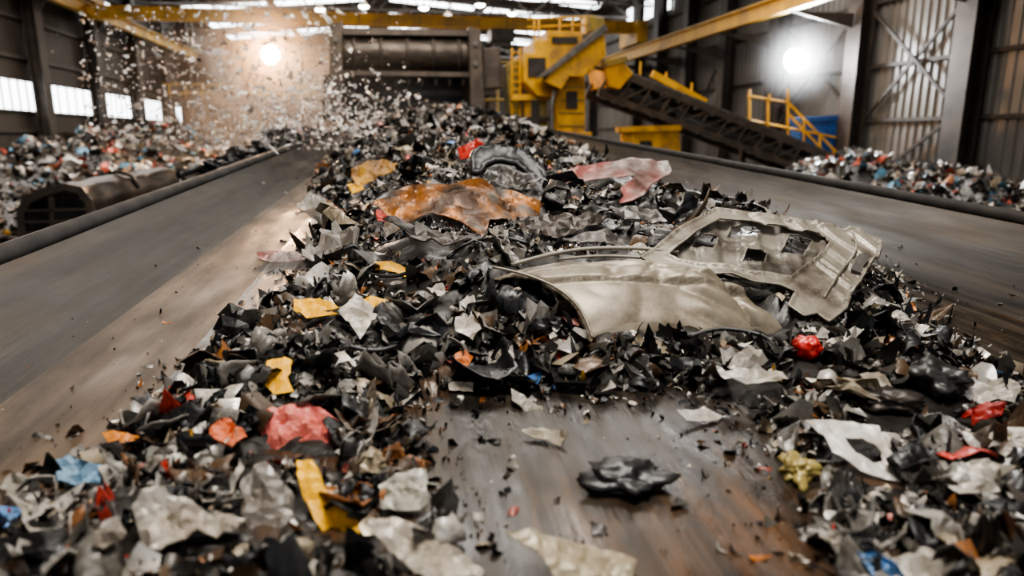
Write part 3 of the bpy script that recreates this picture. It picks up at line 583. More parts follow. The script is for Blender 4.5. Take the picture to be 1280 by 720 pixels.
smalls=[
('crumpled_sheet',[(320,518),(350,499),(385,497),(432,514),(426,535),(405,545),(424,573),(405,580),(385,560),(350,560),(320,558)],PK,'pink crumpled sheet on the left foreground heap','plastic sheet','the pink crumpled sheet',.06,.35),
('plastic_scrap',[(370,576),(392,578),(407,610),(442,640),(458,656),(432,672),(403,660),(388,640),(376,610)],Y,'large yellow folded scrap in the left foreground','plastic scrap','the large yellow scrap',.04,.22),
('plastic_scrap',[(333,448),(350,441),(367,452),(360,470),(366,487),(343,488),(331,478)],Y,'yellow torn scrap behind the pink sheet on the left','plastic scrap','the yellow scrap by the belt',.03,.2),
('plastic_scrap',[(368,378),(395,373),(426,388),(402,392),(424,400),(385,401),(368,389)],Y,'yellow forked scrap on the left slope of the pile','plastic scrap','the yellow forked scrap',.03,.2),
('plastic_scrap',[(450,376),(470,370),(484,380),(470,390),(452,387)],Y,'small yellow scrap just right of the yellow forked scrap','plastic scrap','the small yellow scrap',.03,.2),
('plastic_strip',[(463,326),(490,327),(520,336),(510,345),(485,337),(466,334)],Y,'thin yellow strip near the left rim of the middle pile','plastic strip','the thin yellow strip',.03,.1),
('plastic_scrap',[(435,232),(452,228),(456,240),(440,244)],Y,'tiny yellow flake left of the rusty hood','plastic scrap','the tiny yellow flake',.03,.2),
('sheet_scrap',[(423,398),(445,368),(455,378),(475,386),(468,400),(450,424),(438,408)],W,'white pointed sheet scrap on the left slope beside yellow scrap','sheet scrap','the white pointed scrap',.05,.4),
('sheet_scrap',[(570,400),(590,392),(602,410),(592,425),(570,418)],W,'white folded scrap on the front face of the pile centre','sheet scrap','the white folded scrap',.04,.4),
('sheet_scrap',[(535,362),(552,356),(562,378),(552,398),(544,380)],W,'upright white scrap left of the pile centre','sheet scrap','the upright white scrap',.04,.4),
('sheet_scrap',[(610,432),(640,428),(642,446),(622,452),(608,446)],(.5,.47,.43),'pale scrap low on the front face left of the fender arch','sheet scrap','the pale scrap left of the arch',.04,.4),
('sheet_scrap',[(480,405),(510,400),(515,420),(495,432),(478,425)],(.45,.42,.38),'pale grey scrap low on the left slope of the pile','sheet scrap','the pale grey slope scrap',.05,.5),
('sheet_scrap',[(368,262),(388,246),(412,248),(400,264),(376,270)],(.4,.38,.34),'pale grey sheet scrap at the upper left rim of the pile','sheet scrap','the pale scrap at upper rim',.05,.5),
('sheet_scrap',[(785,306),(805,303),(815,318),(797,324)],W,'white scrap between the beige fender and the door','sheet scrap','the white scrap by the door',.05,.4),
('sheet_scrap',[(560,476),(592,477),(590,486),(562,486)],W,'thin white chip on the bare belt below the pile','sheet scrap','the thin white chip',.01,.1),
('metal_plate',[(463,618),(480,600),(520,583),(534,590),(533,632),(515,640),(480,635),(463,632)],(.5,.49,.44),'pale grey curved plate in the centre left foreground','metal plate','the pale curved plate',.03,.1),
('metal_sheet',[(458,652),(490,648),(540,665),(580,690),(606,712),(600,726),(540,726),(500,700),(470,672)],(.5,.45,.38),'long pale beige sheet at the bottom of the frame','metal sheet','the long pale beige sheet',.03,.1),
('metal_sheet',[(632,668),(660,664),(700,672),(740,682),(795,700),(790,726),(700,726),(670,690)],(.42,.36,.25),'ragged beige sheet lying on the belt at the bottom centre','metal sheet','the ragged beige sheet',.03,.1),
('metal_sheet',[(168,640),(195,615),(240,630),(262,640),(305,640),(300,668),(270,672),(240,668),(200,690),(175,676)],(.55,.5,.44),'pale folded block of sheet metal in the left foreground','metal sheet','the pale folded sheet',.06,.4),
('punched_plate',[(1005,528),(1040,525),(1098,533),(1110,560),(1140,598),(1128,604),(1082,592),(1040,565),(1030,545)],(.75,.73,.69),'white plate with an oblong hole on the right foreground scrap','metal plate','the white holed plate',.012,.03),
('sheet_scrap',[(845,514),(885,512),(902,522),(896,528),(858,528)],(.55,.53,.5),'small pale rectangular chip on bare belt right of centre','sheet scrap','the pale rectangular chip',.01,.1),
('sheet_scrap',[(652,540),(678,535),(710,548),(702,562),(680,552),(660,548)],(.4,.36,.29),'beige curled chip on the bare belt in the centre','sheet scrap','the beige curled chip',.03,.3),
('sheet_scrap',[(640,484),(655,495),(690,520),(680,526),(655,512),(640,500)],(.4,.38,.34),'slim grey splinter on the bare belt below the pile','sheet scrap','the slim grey splinter',.02,.2),
('orange_scrap',[(127,540),(150,537),(180,548),(165,557),(135,553)],(.7,.27,.05),'orange strip at the left edge of the foreground heap','plastic scrap','the orange strip',.03,.3),
('orange_scrap',[(265,540),(290,529),(306,540),(311,552),(296,570),(270,562)],(.65,.17,.07),'orange red wrinkled scrap left of the pink sheet','plastic scrap','the orange red scrap',.05,.3),
('cloth_scrap',[(60,580),(85,566),(105,572),(145,575),(128,592),(95,603),(66,600)],(.2,.36,.55),'blue wrinkled cloth scrap at the far left foreground','cloth scrap','the blue scrap',.06,.3),
('sheet_scrap',[(275,625),(300,575),(304,583),(290,618)],W,'slender white blade shaped scrap left of the pale plate','sheet scrap','the white blade scrap',.02,.2),
('sheet_scrap',[(255,478),(300,465),(306,470),(262,485)],W,'thin white blade on the left rim of the pile','sheet scrap','the thin white blade',.02,.2),
('metal_sheet',[(300,600),(330,575),(365,610),(352,668),(310,660),(300,640)],(.2,.18,.16),'dark grey bent sheet between pink sheet and yellow scrap','metal sheet','the dark grey bent sheet',.03,.2),
('orange_scrap',[(568,442),(582,437),(592,446),(584,456),(570,453)],(.65,.2,.05),'small orange chip on the front face of the pile','plastic scrap','the small orange chip',.03,.3),
('red_scrap',[(690,432),(704,424),(708,440),(698,452)],(.55,.06,.04),'small red chip under the fender arch','plastic scrap','the red chip under the arch',.03,.3),
('red_scrap',[(470,264),(482,262),(484,275),(472,277)],(.6,.06,.04),'small bright red chip left of the rusty hood','plastic scrap','the red chip by the hood',.03,.3),
('red_scrap',[(1205,512),(1230,505),(1250,516),(1243,534),(1215,532)],(.35,.03,.025),'dark red wrinkled scrap in the right foreground scrap','plastic scrap','the dark red scrap',.06,.5),
('white_flap',[(893,470),(930,462),(975,470),(985,484),(940,492),(905,486)],(.6,.58,.53),'white wrinkled flap right of the fender at belt level','sheet scrap','the white wrinkled flap',.06,.3),
('white_flap',[(900,440),(940,430),(960,448),(930,460),(905,456)],(.45,.43,.4),'pale grey flap left of the red crushed ball','sheet scrap','the pale flap left of the ball',.06,.3),
('white_flap',[(1040,470),(1100,462),(1120,480),(1080,490)],(.4,.36,.3),'beige flap right of the red crushed ball','sheet scrap','the beige flap right of the ball',.06,.3),
('white_flap',[(1175,590),(1215,575),(1262,590),(1250,618),(1200,615)],(.55,.52,.47),'pale flap at the right edge of the foreground','sheet scrap','the pale flap at right',.06,.3),
('white_flap',[(1190,545),(1240,540),(1262,552),(1220,562)],(.6,.57,.53),'white flap below the dark red scrap','sheet scrap','the white flap below dark red',.05,.3),
('white_flap',[(1100,692),(1150,680),(1200,696),(1190,722),(1110,722)],(.6,.57,.52),'pale flap at the bottom right corner area','sheet scrap','the pale bottom right flap',.06,.3),
('white_flap',[(1185,478),(1230,470),(1275,482),(1270,500),(1215,494)],(.65,.62,.58),'white crumpled flap at the right end of the pile','sheet scrap','the white flap at pile end',.06,.3),
('torn_sheet',[(110,660),(150,650),(165,680),(140,705),(108,695)],(.35,.32,.29),'grey torn sheet low in the left foreground','sheet scrap','the grey torn sheet',.06,.4),
('torn_sheet',[(10,590),(50,600),(45,628),(0,620)],(.4,.38,.35),'grey torn flap at the left frame edge','sheet scrap','the grey flap at left edge',.06,.4),
]
for i,(nme,poly,c,lab,cat,ph,cr,fo_) in enumerate(smalls):
    hl=[]
    if nme=='punched_plate': hl=[[(1056,549),(1078,547),(1100,560),(1104,576),(1092,580),(1068,566)]]
    cy=sum(q[1] for q in poly)/len(poly)
    T(sheet(nme,poly,MT['bright'] if nme in('plastic_scrap','plastic_strip','crumpled_sheet','orange_scrap','cloth_scrap') else MT['piece'],(random.uniform(-.2,.2),-.4 if cy<690 else -.2,1),.06 if nme!='sheet_scrap' or cy<470 else .03,holes=hl,step=.014 if cy>480 else .02,crump=cr*.5,fold=fo_*.8,color=c,thick=.003,seed=i,carve=.03),lab,cat,ph)
def lump(name,px,py,r,m,lab,cat,ph,color=None,sq=(1,1,.7),rough=.35,seed=1,off=.3,pos=None):
    bm=bmesh.new(); bmesh.ops.create_icosphere(bm,subdivisions=4,radius=1)
    sv=Vector((seed*3.1,seed*1.7,5))
    for v in bm.verts:
        k=1+rough*(noise.noise(v.co*1.6+sv)+.5*noise.noise(v.co*4+sv)-.35*abs(noise.noise(v.co*3+sv*2))); v.co=Vector((v.co.x*sq[0],v.co.y*sq[1],v.co.z*sq[2]))*k*r
    me=bpy.data.meshes.new(name); bm.to_mesh(me); bm.free(); me.materials.append(MT[m])
    me.shade_smooth()
    o=bpy.data.objects.new(name,me); col.objects.link(o); q=pos or hit(px,py); q=Vector(q); q.z+=r*sq[2]*off
    o.matrix_world=BF@Matrix.Translation(q)@Matrix.Rotation(seed,4,'Z')
    if color:o.color=(*color,1)
    tag(o,lab,cat); s=r/q.y*F_PX
    if px is not None: HP.append(([(px-s,py-s*.6),(px+s,py-s*.6),(px+s,py+s*.6),(px-s,py+s*.6)],ph,o))
    return o
lump('crushed_ball',1008,443,.058,'piece','bright red crushed ball beside white scrap right of the fender','ball','the red crushed ball',(.55,.03,.022),(1,.9,.8),.25,2,.6)
lump('rubber_chunk',782,606,.10,'black','black rubber chunk alone on the bare belt in the foreground','rubber chunk','the black rubber chunk',None,(1.15,.7,.42),.6,3,.5)
lump('foam_lump',996,592,.055,'piece','olive yellow lump in the right foreground by bare belt','foam lump','the olive lump',(.38,.3,.1),(1.2,.8,.7),.7,4,.4)
lump('rubber_chunk',1165,480,.09,'black','dark rubber chunk behind the white holed plate','rubber chunk','the dark chunk at right',None,(1.2,.9,.7),.5,5,.4)
lump('rubber_chunk',1110,505,.08,'dark','brownish dark chunk left of the dark red scrap','rubber chunk','the brownish chunk',None,(1.3,.9,.5),.5,6,.4)
hs=[[(610,440),(632,410),(668,398),(700,420),(712,455)],[(640,462),(660,432),(690,426),(705,450)],[(560,330),(590,310),(630,305),(660,312)],[(735,455),(770,436),(815,432),(850,448)],[(430,330),(460,350),(500,352),(530,338)],[(400,420),(430,440),(470,448),(500,440)],[(640,395),(655,425),(648,460)],[(860,430),(900,420),(950,428),(970,445)]]
hl=['black hose loop under the left end of the fender','short black hose in the cavity under the fender arch','black hose arching behind the fender tip','black hose lying under the fender front edge','black hose in the middle left of the pile','black hose low on the left pile slope','short black hose hanging left of the fender cavity','black hose right below the fender and door']
for q,l in zip(hs,hl): tag(pxtube('rubber_hose',q,.009,MT['black'],off=.03),l,'hose','black hoses in the pile')
# ------------------------------------------------------------ shards
def shard(R,rings,n,long=False):
    kind=R.random()
    el=R.uniform(1,1.5) if kind<.6 else R.uniform(1.6,3.2)
    if long: el=R.uniform(3.2,6)
    ang=sorted((k+R.uniform(-.42,.42))/n*2*math.pi for k in range(n))
    rad=[R.uniform(.6,1) for _ in range(n)]
    pts=[(0,0)]
    for k in range(1,rings+1):
        f=k/rings
        for a,r in zip(ang,rad): pts.append((f*r*math.cos(a),f*r*math.sin(a)/el))
    A_=np.array(pts)*.5
    z=np.zeros(len(A_))
    for _ in range(3):
        th=R.uniform(0,math.pi); c=R.uniform(-.2,.2); z+=R.uniform(-.5,.55)*np.abs(A_[:,0]*math.cos(th)+A_[:,1]*math.sin(th)-c)
    z+=np.array([R.uniform(-.03,.03) for _ in range(len(A_))])
    k=(R.uniform(2.5,7) if long else R.uniform(.2,1)**1.5*6+.2)*R.choice((-1,1)); x=A_[:,0]
    tw=R.uniform(-2.5,2.5) if long else R.uniform(-.8,.8)
    yy=A_[:,1]*np.cos(tw*x); z=z+A_[:,1]*np.sin(tw*x)
    V=np.stack([np.sin(k*x)/k,yy,z+(1-np.cos(k*x))/k],1)
    V-=V.mean(0)
    F=[(0,1+i,1+(i+1)%n) for i in range(n)]
    for r in range(rings-1):
        a=1+r*n;b_=a+n
        F+=[(a+i,b_+i,b_+(i+1)%n,a+(i+1)%n) for i in range(n)]
    return V,F
R=random.Random(3)
LIB=[shard(R,2,9) for _ in range(50)]+[shard(R,3,12,True) for _ in range(16)]
LONG=LIB[50:]
TINY=[shard(R,1,6) for _ in range(20)]
HI=[]
for k in range(48):
    V,F=shard(R,4,16,k>=36); V=V+.03*np.array([[noise.noise(Vector(q)*5+Vector((k,0,i_))) for i_ in (0,7,19)] for q in V])
    me=bpy.data.meshes.new('shard_shape'); me.from_pydata([tuple(map(float,q)) for q in V],[],F); me.materials.append(MT['piece'])
    if k%3: me.shade_smooth()
    HI.append(me)
BIG=[]
for k in range(8):
    R2=random.Random(50+k); V,F=shard(R2,4,16); V=V*np.array([1,.7,1]); BIG.append((V,F))
PAL=[('black',(.012,.012,.013),.26),('dark grey',(.045,.042,.038),.18),('dull grey',(.14,.13,.115),.17),('silver grey',(.31,.295,.27),.145),('white',(.62,.585,.53),.125),('brown',(.09,.055,.03),.08),('rusty',(.25,.10,.03),.022),('red',(.5,.05,.03),.008),('yellow',(.7,.38,.02),.002),('orange',(.55,.19,.04),.005),('blue',(.08,.22,.5),.002),('pink',(.45,.15,.12),.005),('beige',(.36,.30,.21),.06)]
pw=np.array([q[2] for q in PAL]);pw/=pw.sum()
def rotm(R_,tilt):
    return Matrix.Rotation(R_.uniform(0,6.283),3,'Z')@Matrix.Rotation(R_.gauss(0,tilt),3,'X')@Matrix.Rotation(R_.gauss(0,tilt),3,'Y')
HPnp=[(np.array(q[0],float),q[1],q[2]) for q in HP]
def blocked(x,y_,sp,s):
    for pl,ph,o in HPnp:
        if x<pl[:,0].min()-3 or x>pl[:,0].max()+3 or y_<pl[:,1].min()-3 or y_-sp*.6>pl[:,1].max()+3: continue
        if inpoly(np.array([x,x,x-sp*.3,x+sp*.3]),np.array([y_,y_-sp*.5,y_-sp*.3,y_-sp*.3]),pl).any():
            if ph=='the torn grey car door' and R.random()<.4 and s<.06 and x<1010: continue
            return True
    return False
cand=[]
tries=0
while len(cand)<17500 and tries<175000:
    tries+=1
    v=(1.0+ (21-1.0)*R.random()**2.6) if R.random()<.72 else R.uniform(.8,2.8)
    u=R.uniform(-1.6,3.3)
    j=int(np.clip(math.log(v/.4)/math.log(21/.4)*(NV-1),0,NV-1)); i=int(np.clip((u-US[0])/(US[1]-US[0]),0,NU-1))
    small=False
    if not ins[j,i]:
        d=dd[j,i]
        if R.random()>.6*math.exp(-d/.09)+.008*(v<5): continue
        small=True
    s=min(.28,.026+R.lognormvariate(-2.82,.75)) + .0035*v
    big=(not small) and v>3.2 and R.random()<.03
    if big: s=R.uniform(.26,.48)
    if v<2.3: s=min(.2,s*1.05)
    if small: s=min(s*.55,.07)
    w_=surf(u,v)+s*R.uniform(.02,.22)*(0.3 if small else 1)
    x,y_,z_=proj_local(u,v,w_)
    if blocked(x,y_,s/z_*F_PX,s): continue
    cand.append((s/z_,u,v,w_,s,x,y_,small,big))
def pick(): 
    return PAL[int(np.searchsorted(np.cumsum(pw),R.random()*.9999))]
vis=[c for c in cand if 5<c[5]<1275 and 5<c[6]<715]
vis.sort(key=lambda c:-c[0]); ind=set(id(c) for c in vis[:300])
lm=[(q[0][:,0].mean(),q[0][:,1].mean(),q[1]) for q in HPnp if q[1] not in('the tiny yellow flake',)]
shapes=['torn','curled','crumpled','jagged','bent']
def lab(x,y,s,cn,sh):
    bx,by,ph=min(lm,key=lambda q:math.hypot(q[0]-x,(q[1]-y)*1.3))
    dx,dy=x-bx,y-by
    if math.hypot(dx,dy)<12: rel='right beside'
    elif abs(dx)>abs(dy)*1.6: rel='right of' if dx>0 else 'left of'
    elif abs(dy)>abs(dx)*1.6: rel='in front of' if dy>0 else 'behind'
    else: rel=('front ' if dy>0 else 'back ')+('right of' if dx>0 else 'left of')
    return f'{s} {sh} {cn} shard {rel} {ph}'
def cat_mesh(items,name,base=None,mw=BF,mtl=None):
    VV_=[];LF=[];LS=[];CC=[];off=0
    if base: 
        bv,bf,bc=base; VV_.append(np.array(bv)); CC.append(np.tile([*bc,1],(len(bv),1))); 
        LF.append(np.array(bf).ravel()); LS+= [4]*len(bf); off=len(bv)
    for (V,F,Mx,pos,s,c) in items:
        W_=(V*s)@np.array(Mx).T+np.array(pos); VV_.append(W_); k=R.uniform(.7,1.3)
        CC.append(np.tile([c[0]*k,c[1]*k,c[2]*k,1],(len(V),1)))
        for f in F: LS.append(len(f))
        LF.append(np.concatenate([np.array(f) for f in F])+off); off+=len(V)
    Vall=np.concatenate(VV_); L_=np.concatenate(LF).astype(np.int32); LSa=np.array(LS,np.int32)
    me=bpy.data.meshes.new(name); me.vertices.add(len(Vall)); me.vertices.foreach_set('co',Vall.astype(np.float32).ravel())
    me.loops.add(len(L_)); me.loops.foreach_set('vertex_index',L_)
    me.polygons.add(len(LSa)); st=np.concatenate([[0],np.cumsum(LSa)[:-1]]).astype(np.int32); me.polygons.foreach_set('loop_start',st); me.polygons.foreach_set('loop_total',LSa)
    me.update(calc_edges=True); me.validate()
    a=me.attributes.new('Col','FLOAT_COLOR','POINT'); a.data.foreach_set('color',np.concatenate(CC).astype(np.float32).ravel())
    me.materials.append(mtl or MT['scrap'])
    o=bpy.data.objects.new(name,me); col.objects.link(o); o.matrix_world=mw; return o
items=[]
BM=[]
for V,F in BIG:
    me=bpy.data.meshes.new('panel_shape'); me.from_pydata([tuple(map(float,q)) for q in V],[],F); me.materials.append(MT['piece']); BM.append(me)
for c in cand:
    _,u,v,w_,s,x,y_,small,big=c; cn,cc,_p=pick()
    if big and cn in('white','red','yellow','orange','pink','blue'): cn,cc='dull grey',(.14,.125,.11)
    if id(c) in ind:
        k=R.randrange(len(HI)); nme={'black':'plastic_shard','white':'painted_shard'}.get(cn,'metal_shard')
        o=bpy.data.objects.new(nme,R.choice(BM) if big else HI[k]); col.objects.link(o)
        o.matrix_world=BF@(Matrix.Translation((u,v,w_))@rotm(R,.28).to_4x4()@Matrix.Scale(s*1.15,4))
        j=R.uniform(.75,1.25); o.color=(cc[0]*j,cc[1]*j,cc[2]*j,1)
        px=c[0]*F_PX
        tag(o,lab(x,y_,'large' if px>75 else ('midsized' if px>50 else 'small'),cn,'twisted' if k>=36 else shapes[k%5]),'scrap piece','loose shards on the conveyor')
        m=o.modifiers.new('thickness','SOLIDIFY'); m.thickness=.012
    elif big:
        V,F=R.choice(BIG); items.append((V,F,rotm(R,.35),(u,v,w_),s,cc))
    elif cn=='black' and R.random()<.4:
        V,F=R.choice(LONG); items.append((V,F,rotm(R,.45),(u,v,w_),min(.4,s*1.9),cc))
    else:
        V,F=LIB[R.randrange(len(LIB))]; items.append((V,F,rotm(R,.42),(u,v,w_),s,cc))
k=0
while k<13000:
    v=.9+7.5*R.random()**1.8; u=R.uniform(-1.6,3.3)
    j=int(np.clip(math.log(v/.4)/math.log(21/.4)*(NV-1),0,NV-1)); i=int(np.clip((u-US[0])/(US[1]-US[0]),0,NU-1))
    k+=1
    if not ins[j,i] and R.random()>.7*math.exp(-dd[j,i]/.14)+.04: continue
    s=R.uniform(.012,.045)*(1 if ins[j,i] else .6); w_=surf(u,v)+R.uniform(.0,.06 if ins[j,i] else .004)
    x,y_,z_=proj_local(u,v,w_)
    if blocked(x,y_,s/z_*F_PX,s): continue
    V,F=R.choice(TINY); items.append((V,F,rotm(R,.6),(u,v,w_),s,pick()[1]))
bv=[];bf=[];idx=-np.ones((NV,NU),int)
for j in range(NV-1):
    for i in range(NU-1):
        if ins[j,i] and ins[j+1,i] and ins[j,i+1] and ins[j+1,i+1]:
            q=[]
            for a,b_ in((j,i),(j,i+1),(j+1,i+1),(j+1,i)):
                if idx[a,b_]<0: idx[a,b_]=len(bv); bv.append((US[b_],VS[a],SW[a,b_]-.01))
                q.append(idx[a,b_])
            bf.append(q)
o=cat_mesh(items,'shredded_scrap',(bv,bf,(.022,.019,.016)))
tag(o,'long mound of mixed shredded metal and plastic scrap filling the conveyor','scrap',kind='stuff')
# ------------------------------------------------------------ floor heaps
def heap(name,x0,x1,y0,y1,hf,n,smin,smax,label,lightp=.3):
    nx,ny=50,50; xs=np.linspace(x0,x1,nx); ys=np.linspace(y0,y1,ny); Z=np.array([[hf(x,y) for x in xs] for y in ys])
    bv=[(x,y,Z[j,i]) for j,y in enumerate(ys) for i,x in enumerate(xs)]
    bf=[(j*nx+i,j*nx+i+1,(j+1)*nx+i+1,(j+1)*nx+i) for j in range(ny-1) for i in range(nx-1)]
    it=[]
    for _ in range(n):
        x=R.uniform(x0,x1); y=R.uniform(y0,y1); z=hf(x,y)
        if z<.05 and R.random()<.8: continue
        V,F=LIB[R.randrange(len(LIB))]; s=R.uniform(smin,smax)*R.uniform(.5,1.3)
        cc=pick()[1] if R.random()<1-lightp else R.choice([(.75,.75,.73),(.6,.59,.57),(.4,.39,.38),(.7,.69,.66),(.12,.3,.45),(.45,.42,.36),(.5,.1,.06),(.35,.35,.35)])
        it.append((V,F,rotm(R,.6),(x,y,z+s*.1),s,cc))
    o=cat_mesh(it,name,(bv,bf,(.03,.027,.024)),Matrix())
    tag(o,label,'scrap heap',kind='stuff'); return o
def bump(x,y,cx,cy,rx,ry,h): 
    d=((x-cx)/rx)**2+((y-cy)/ry)**2; return h*max(0,1-d)**.8 if d<1 else 0
def hl_(x,y):
    z=max(bump(x,y,-10,26,3.6,7,2.3),bump(x,y,-8,30,4,7,2.7),bump(x,y,-11.5,21,2.4,5,1.6),bump(x,y,-5.2,30,3,8,2.2))
    return z*(1+.25*noise.noise(Vector((x,y,0))*.9)) if z>0 else 0
heap('scrap_heap',-13,-2.2,16.5,38,hl_,9500,.12,.6,'wide floor heap of mixed pale and dark scrap left of the conveyor',.5)
def hr_(x,y):
    z=max(bump(x,y,12.9,17.5,2.2,4,1.75),bump(x,y,13.3,12.5,1.8,4,1.55),bump(x,y,13.1,15,1.9,5,1.5))
    return z*(1+.3*noise.noise(Vector((x,y,3))*1.1)) if z>0 else 0
heap('scrap_heap',10.2,15.1,8.5,20.5,hr_,5200,.12,.45,'floor heap of pale and blue scrap against the right wall',.55)
def hc_(x,y):
    z=max(bump(x,y,9.3,23.5,2.4,2.5,1.9),bump(x,y,7,26,2.4,2.8,2.2))
    return z*(1+.3*noise.noise(Vector((x,y,5))*1.1)) if z>0 else 0
heap('scrap_heap',4.8,11.6,21.2,29,hc_,2200,.12,.4,'low floor heap of scrap under the inclined conveyor')
# ------------------------------------------------------------ drum
D=19.4
e=empty('shredder_drum',P(508,130,D),'large dark steel shredder drum in its housing at the belt head','shredder')
sps=[MB().pp(px,D,2.2).build('side_plate',MT['plate'],e,bevel=.03) for px in ([(412,30),(428,27),(428,150),(412,150)],[(586,33),(601,37),(608,150),(588,150)])]
a=P(427,66,D+.7); c=P(588,68,D+.7); 
cyl=[a.lerp(c,k/20) for k in range(21)]
MB().tube(cyl,[.47 if k%5 else .50 for k in range(21)],40).build('drum',MT['drum'],e,True)
for k in range(5):
    q=a.lerp(c,.1+.2*k); dv_=(c-a).normalized()*.05
    MB().tube([q-dv_,q+dv_],.53,32).build('drum_band',MT['plate'],e,True)
ll=MB().pp([(427,88),(588,90),(588,96),(427,94)],D+.1,.2).build('lower_lip',MT['plate'],e)
MB().pp([(425,34),(600,38),(600,45),(425,43)],D+.2,1.4).build('hood_beam',MT['plate'],e)
MB().pp([(425,40),(600,44),(600,150),(425,150)],D+2.0,.15).build('back_plate',MT['black'],e)
for k in range(9):
    x=440+k*17; MB().pp([(x,95),(x+6,95),(x+3,108)],D+.3,.2).build('cutter_tooth',MT['drum'],ll)
for k,(px,py) in enumerate([(420,50),(420,75),(594,55),(594,80)]):
    q=P(px,py,D); MB().tube([q,q+Vector((0,-.08,0))],.07,8).build('bolt',MT['greymetal'],sps[k//2])
MB().pp([(603,60),(625,58),(628,110),(604,112)],D+.3,1.0).build('gear_housing',MT['plate'],e,bevel=.04)
MB().pp([(404,95),(412,92),(412,150),(404,150)],D+.1,.5).build('outer_post',MT['column'],e)
# ------------------------------------------------------------ yellow machine
D=18.4
e=empty('sorting_machine',P(715,240,D),'tall yellow machine frame with slanted hood right of the drum','machine')
cl=MB().pp([(697,96),(731,96),(732,240),(697,240)],D,.8).build('column',MT['yellow'],e,bevel=.02)
MB().pp([(692,165),(740,165),(740,174),(692,174)],D-.1,1.0).build('collar',MT['yellow'],e,bevel=.02)
ub=MB().pp([(655,66),(668,66),(668,50),(684,50),(684,38),(728,40),(730,98),(700,98),(692,122),(672,120),(655,102)],D+.35,1.6).build('upper_body',MT['yellow'],e,bevel=.03)
hd=MB().pp([(680,102),(690,88),(735,54),(756,42),(758,70),(730,96),(712,96),(702,112)],D-.5,.5).build('slanted_hood',MT['yellow'],e,bevel=.03)
MB().pp([(676,96),(684,94),(760,37),(757,30)],D-.6,.8).build('hood_edge',MT['greymetal'],hd)
MB().pp([(632,80),(648,74),(652,160),(640,160)],D+1.4,.8).build('side_frame',MT['olive'],e,bevel=.03)
MB().pp([(735,18),(755,22),(757,36),(735,40)],D+.4,.7).build('motor_box',MT['olive'],e,bevel=.03)
for y in (108,124,140,156): MB().pp([(699,y),(730,y),(730,y+2),(699,y+2)],D-.03,.05).build('cross_band',MT['olive'],cl)
MB().pp([(708,114),(722,114),(722,136),(708,136)],D-.04,.06).build('access_door',MT['dark'],cl)
MB().pp([(640,118),(700,118),(700,125),(640,125)],D+.6,.3).build('cross_beam',MT['yellow'],e)
MB().pp([(640,146),(700,146),(700,151),(640,151)],D+.6,.3).build('cross_beam',MT['dark'],e)
MB().pp([(660,72),(682,72),(682,94),(660,96)],D+.30,.1).build('access_panel',MT['dark'],ub)
MB().pp([(690,46),(722,46),(722,54),(690,54)],D+.30,.1).build('louvre_panel',MT['dark'],ub)
MB().pp([(656,120),(664,120),(664,165),(656,165)],D+.8,.3).build('prop',MT['yellow'],e)
MB().pp([(676,120),(684,120),(684,165),(676,165)],D+.8,.3).build('prop',MT['olive'],e)
for x in (668,674): MB().tube([P(x,22,D+.5),P(x,52,D+.5)],.03,6).build('guard_post',MT['yellow'],e)
for y in (21,31): MB().tube([P(660,y+3,D+.5),P(735,y,D+.5)],.03,6).build('guard_rail',MT['yellow'],e)
for x in (700,716,732): MB().tube([P(x,21,D+.5),P(x,42,D+.5)],.03,6).build('guard_post',MT['yellow'],e)
MB().tube([P(690,165,D-.2),P(690,130,D-.2),P(694,112,D-.2)],.06,8).build('hydraulic_pipe',MT['greymetal'],e)
for y in (70,82): MB().tube([P(740,y,D+1.2),P(760,y+8,D+1.2),P(765,y+30,D+1.2)],.05,8).build('hydraulic_pipe',MT['dark'],e)
e=empty('access_ladder',P(645,170,D+.9),'yellow upright ladder left of the tall yellow machine','ladder')
for x in (640,650): MB().tube([P(x,60,D+.9),P(x,168,D+.9)],.035,6).build('rail',MT['yellow'],e)
for k in range(12): MB().tube([P(640,66+k*9,D+.9),P(650,66+k*9,D+.9)],.02,6).build('rung',MT['yellow'],e)
g=MB(); 
for x in (603,622,641): g.tube([P(x,75,23),P(x,165,23)],.05,6)
for y in (78,100,125): g.tube([P(600,y,23),P(645,y,23)],.05,6)
tag(g.build('scaffold_frame',MT['olive']),'olive pipe scaffold standing between the drum and yellow machine','scaffold')
q=P(820,200,17.4)
e=empty('support_block',(q.x,q.y,0),'yellow steel support block behind the right belt edge','support block')
bk=MB().pp([(790,162),(850,160),(852,200),(840,215),(795,215)],17.4,1.0).build('block',MT['yellow'],e,bevel=.03); MB().pp([(788,158),(852,156),(852,163),(788,165)],17.3,1.2).build('cap_plate',MT['yellow'],e)
MB().pp([(800,176),(815,176),(815,190),(800,190)],17.38,.05).build('cover_plate',MT['dark'],bk)
MB().box((q.x-.4,17.5,0),(q.x+.4,18.3,P(820,214,17.4).z)).build('pedestal',MT['dark'],e)
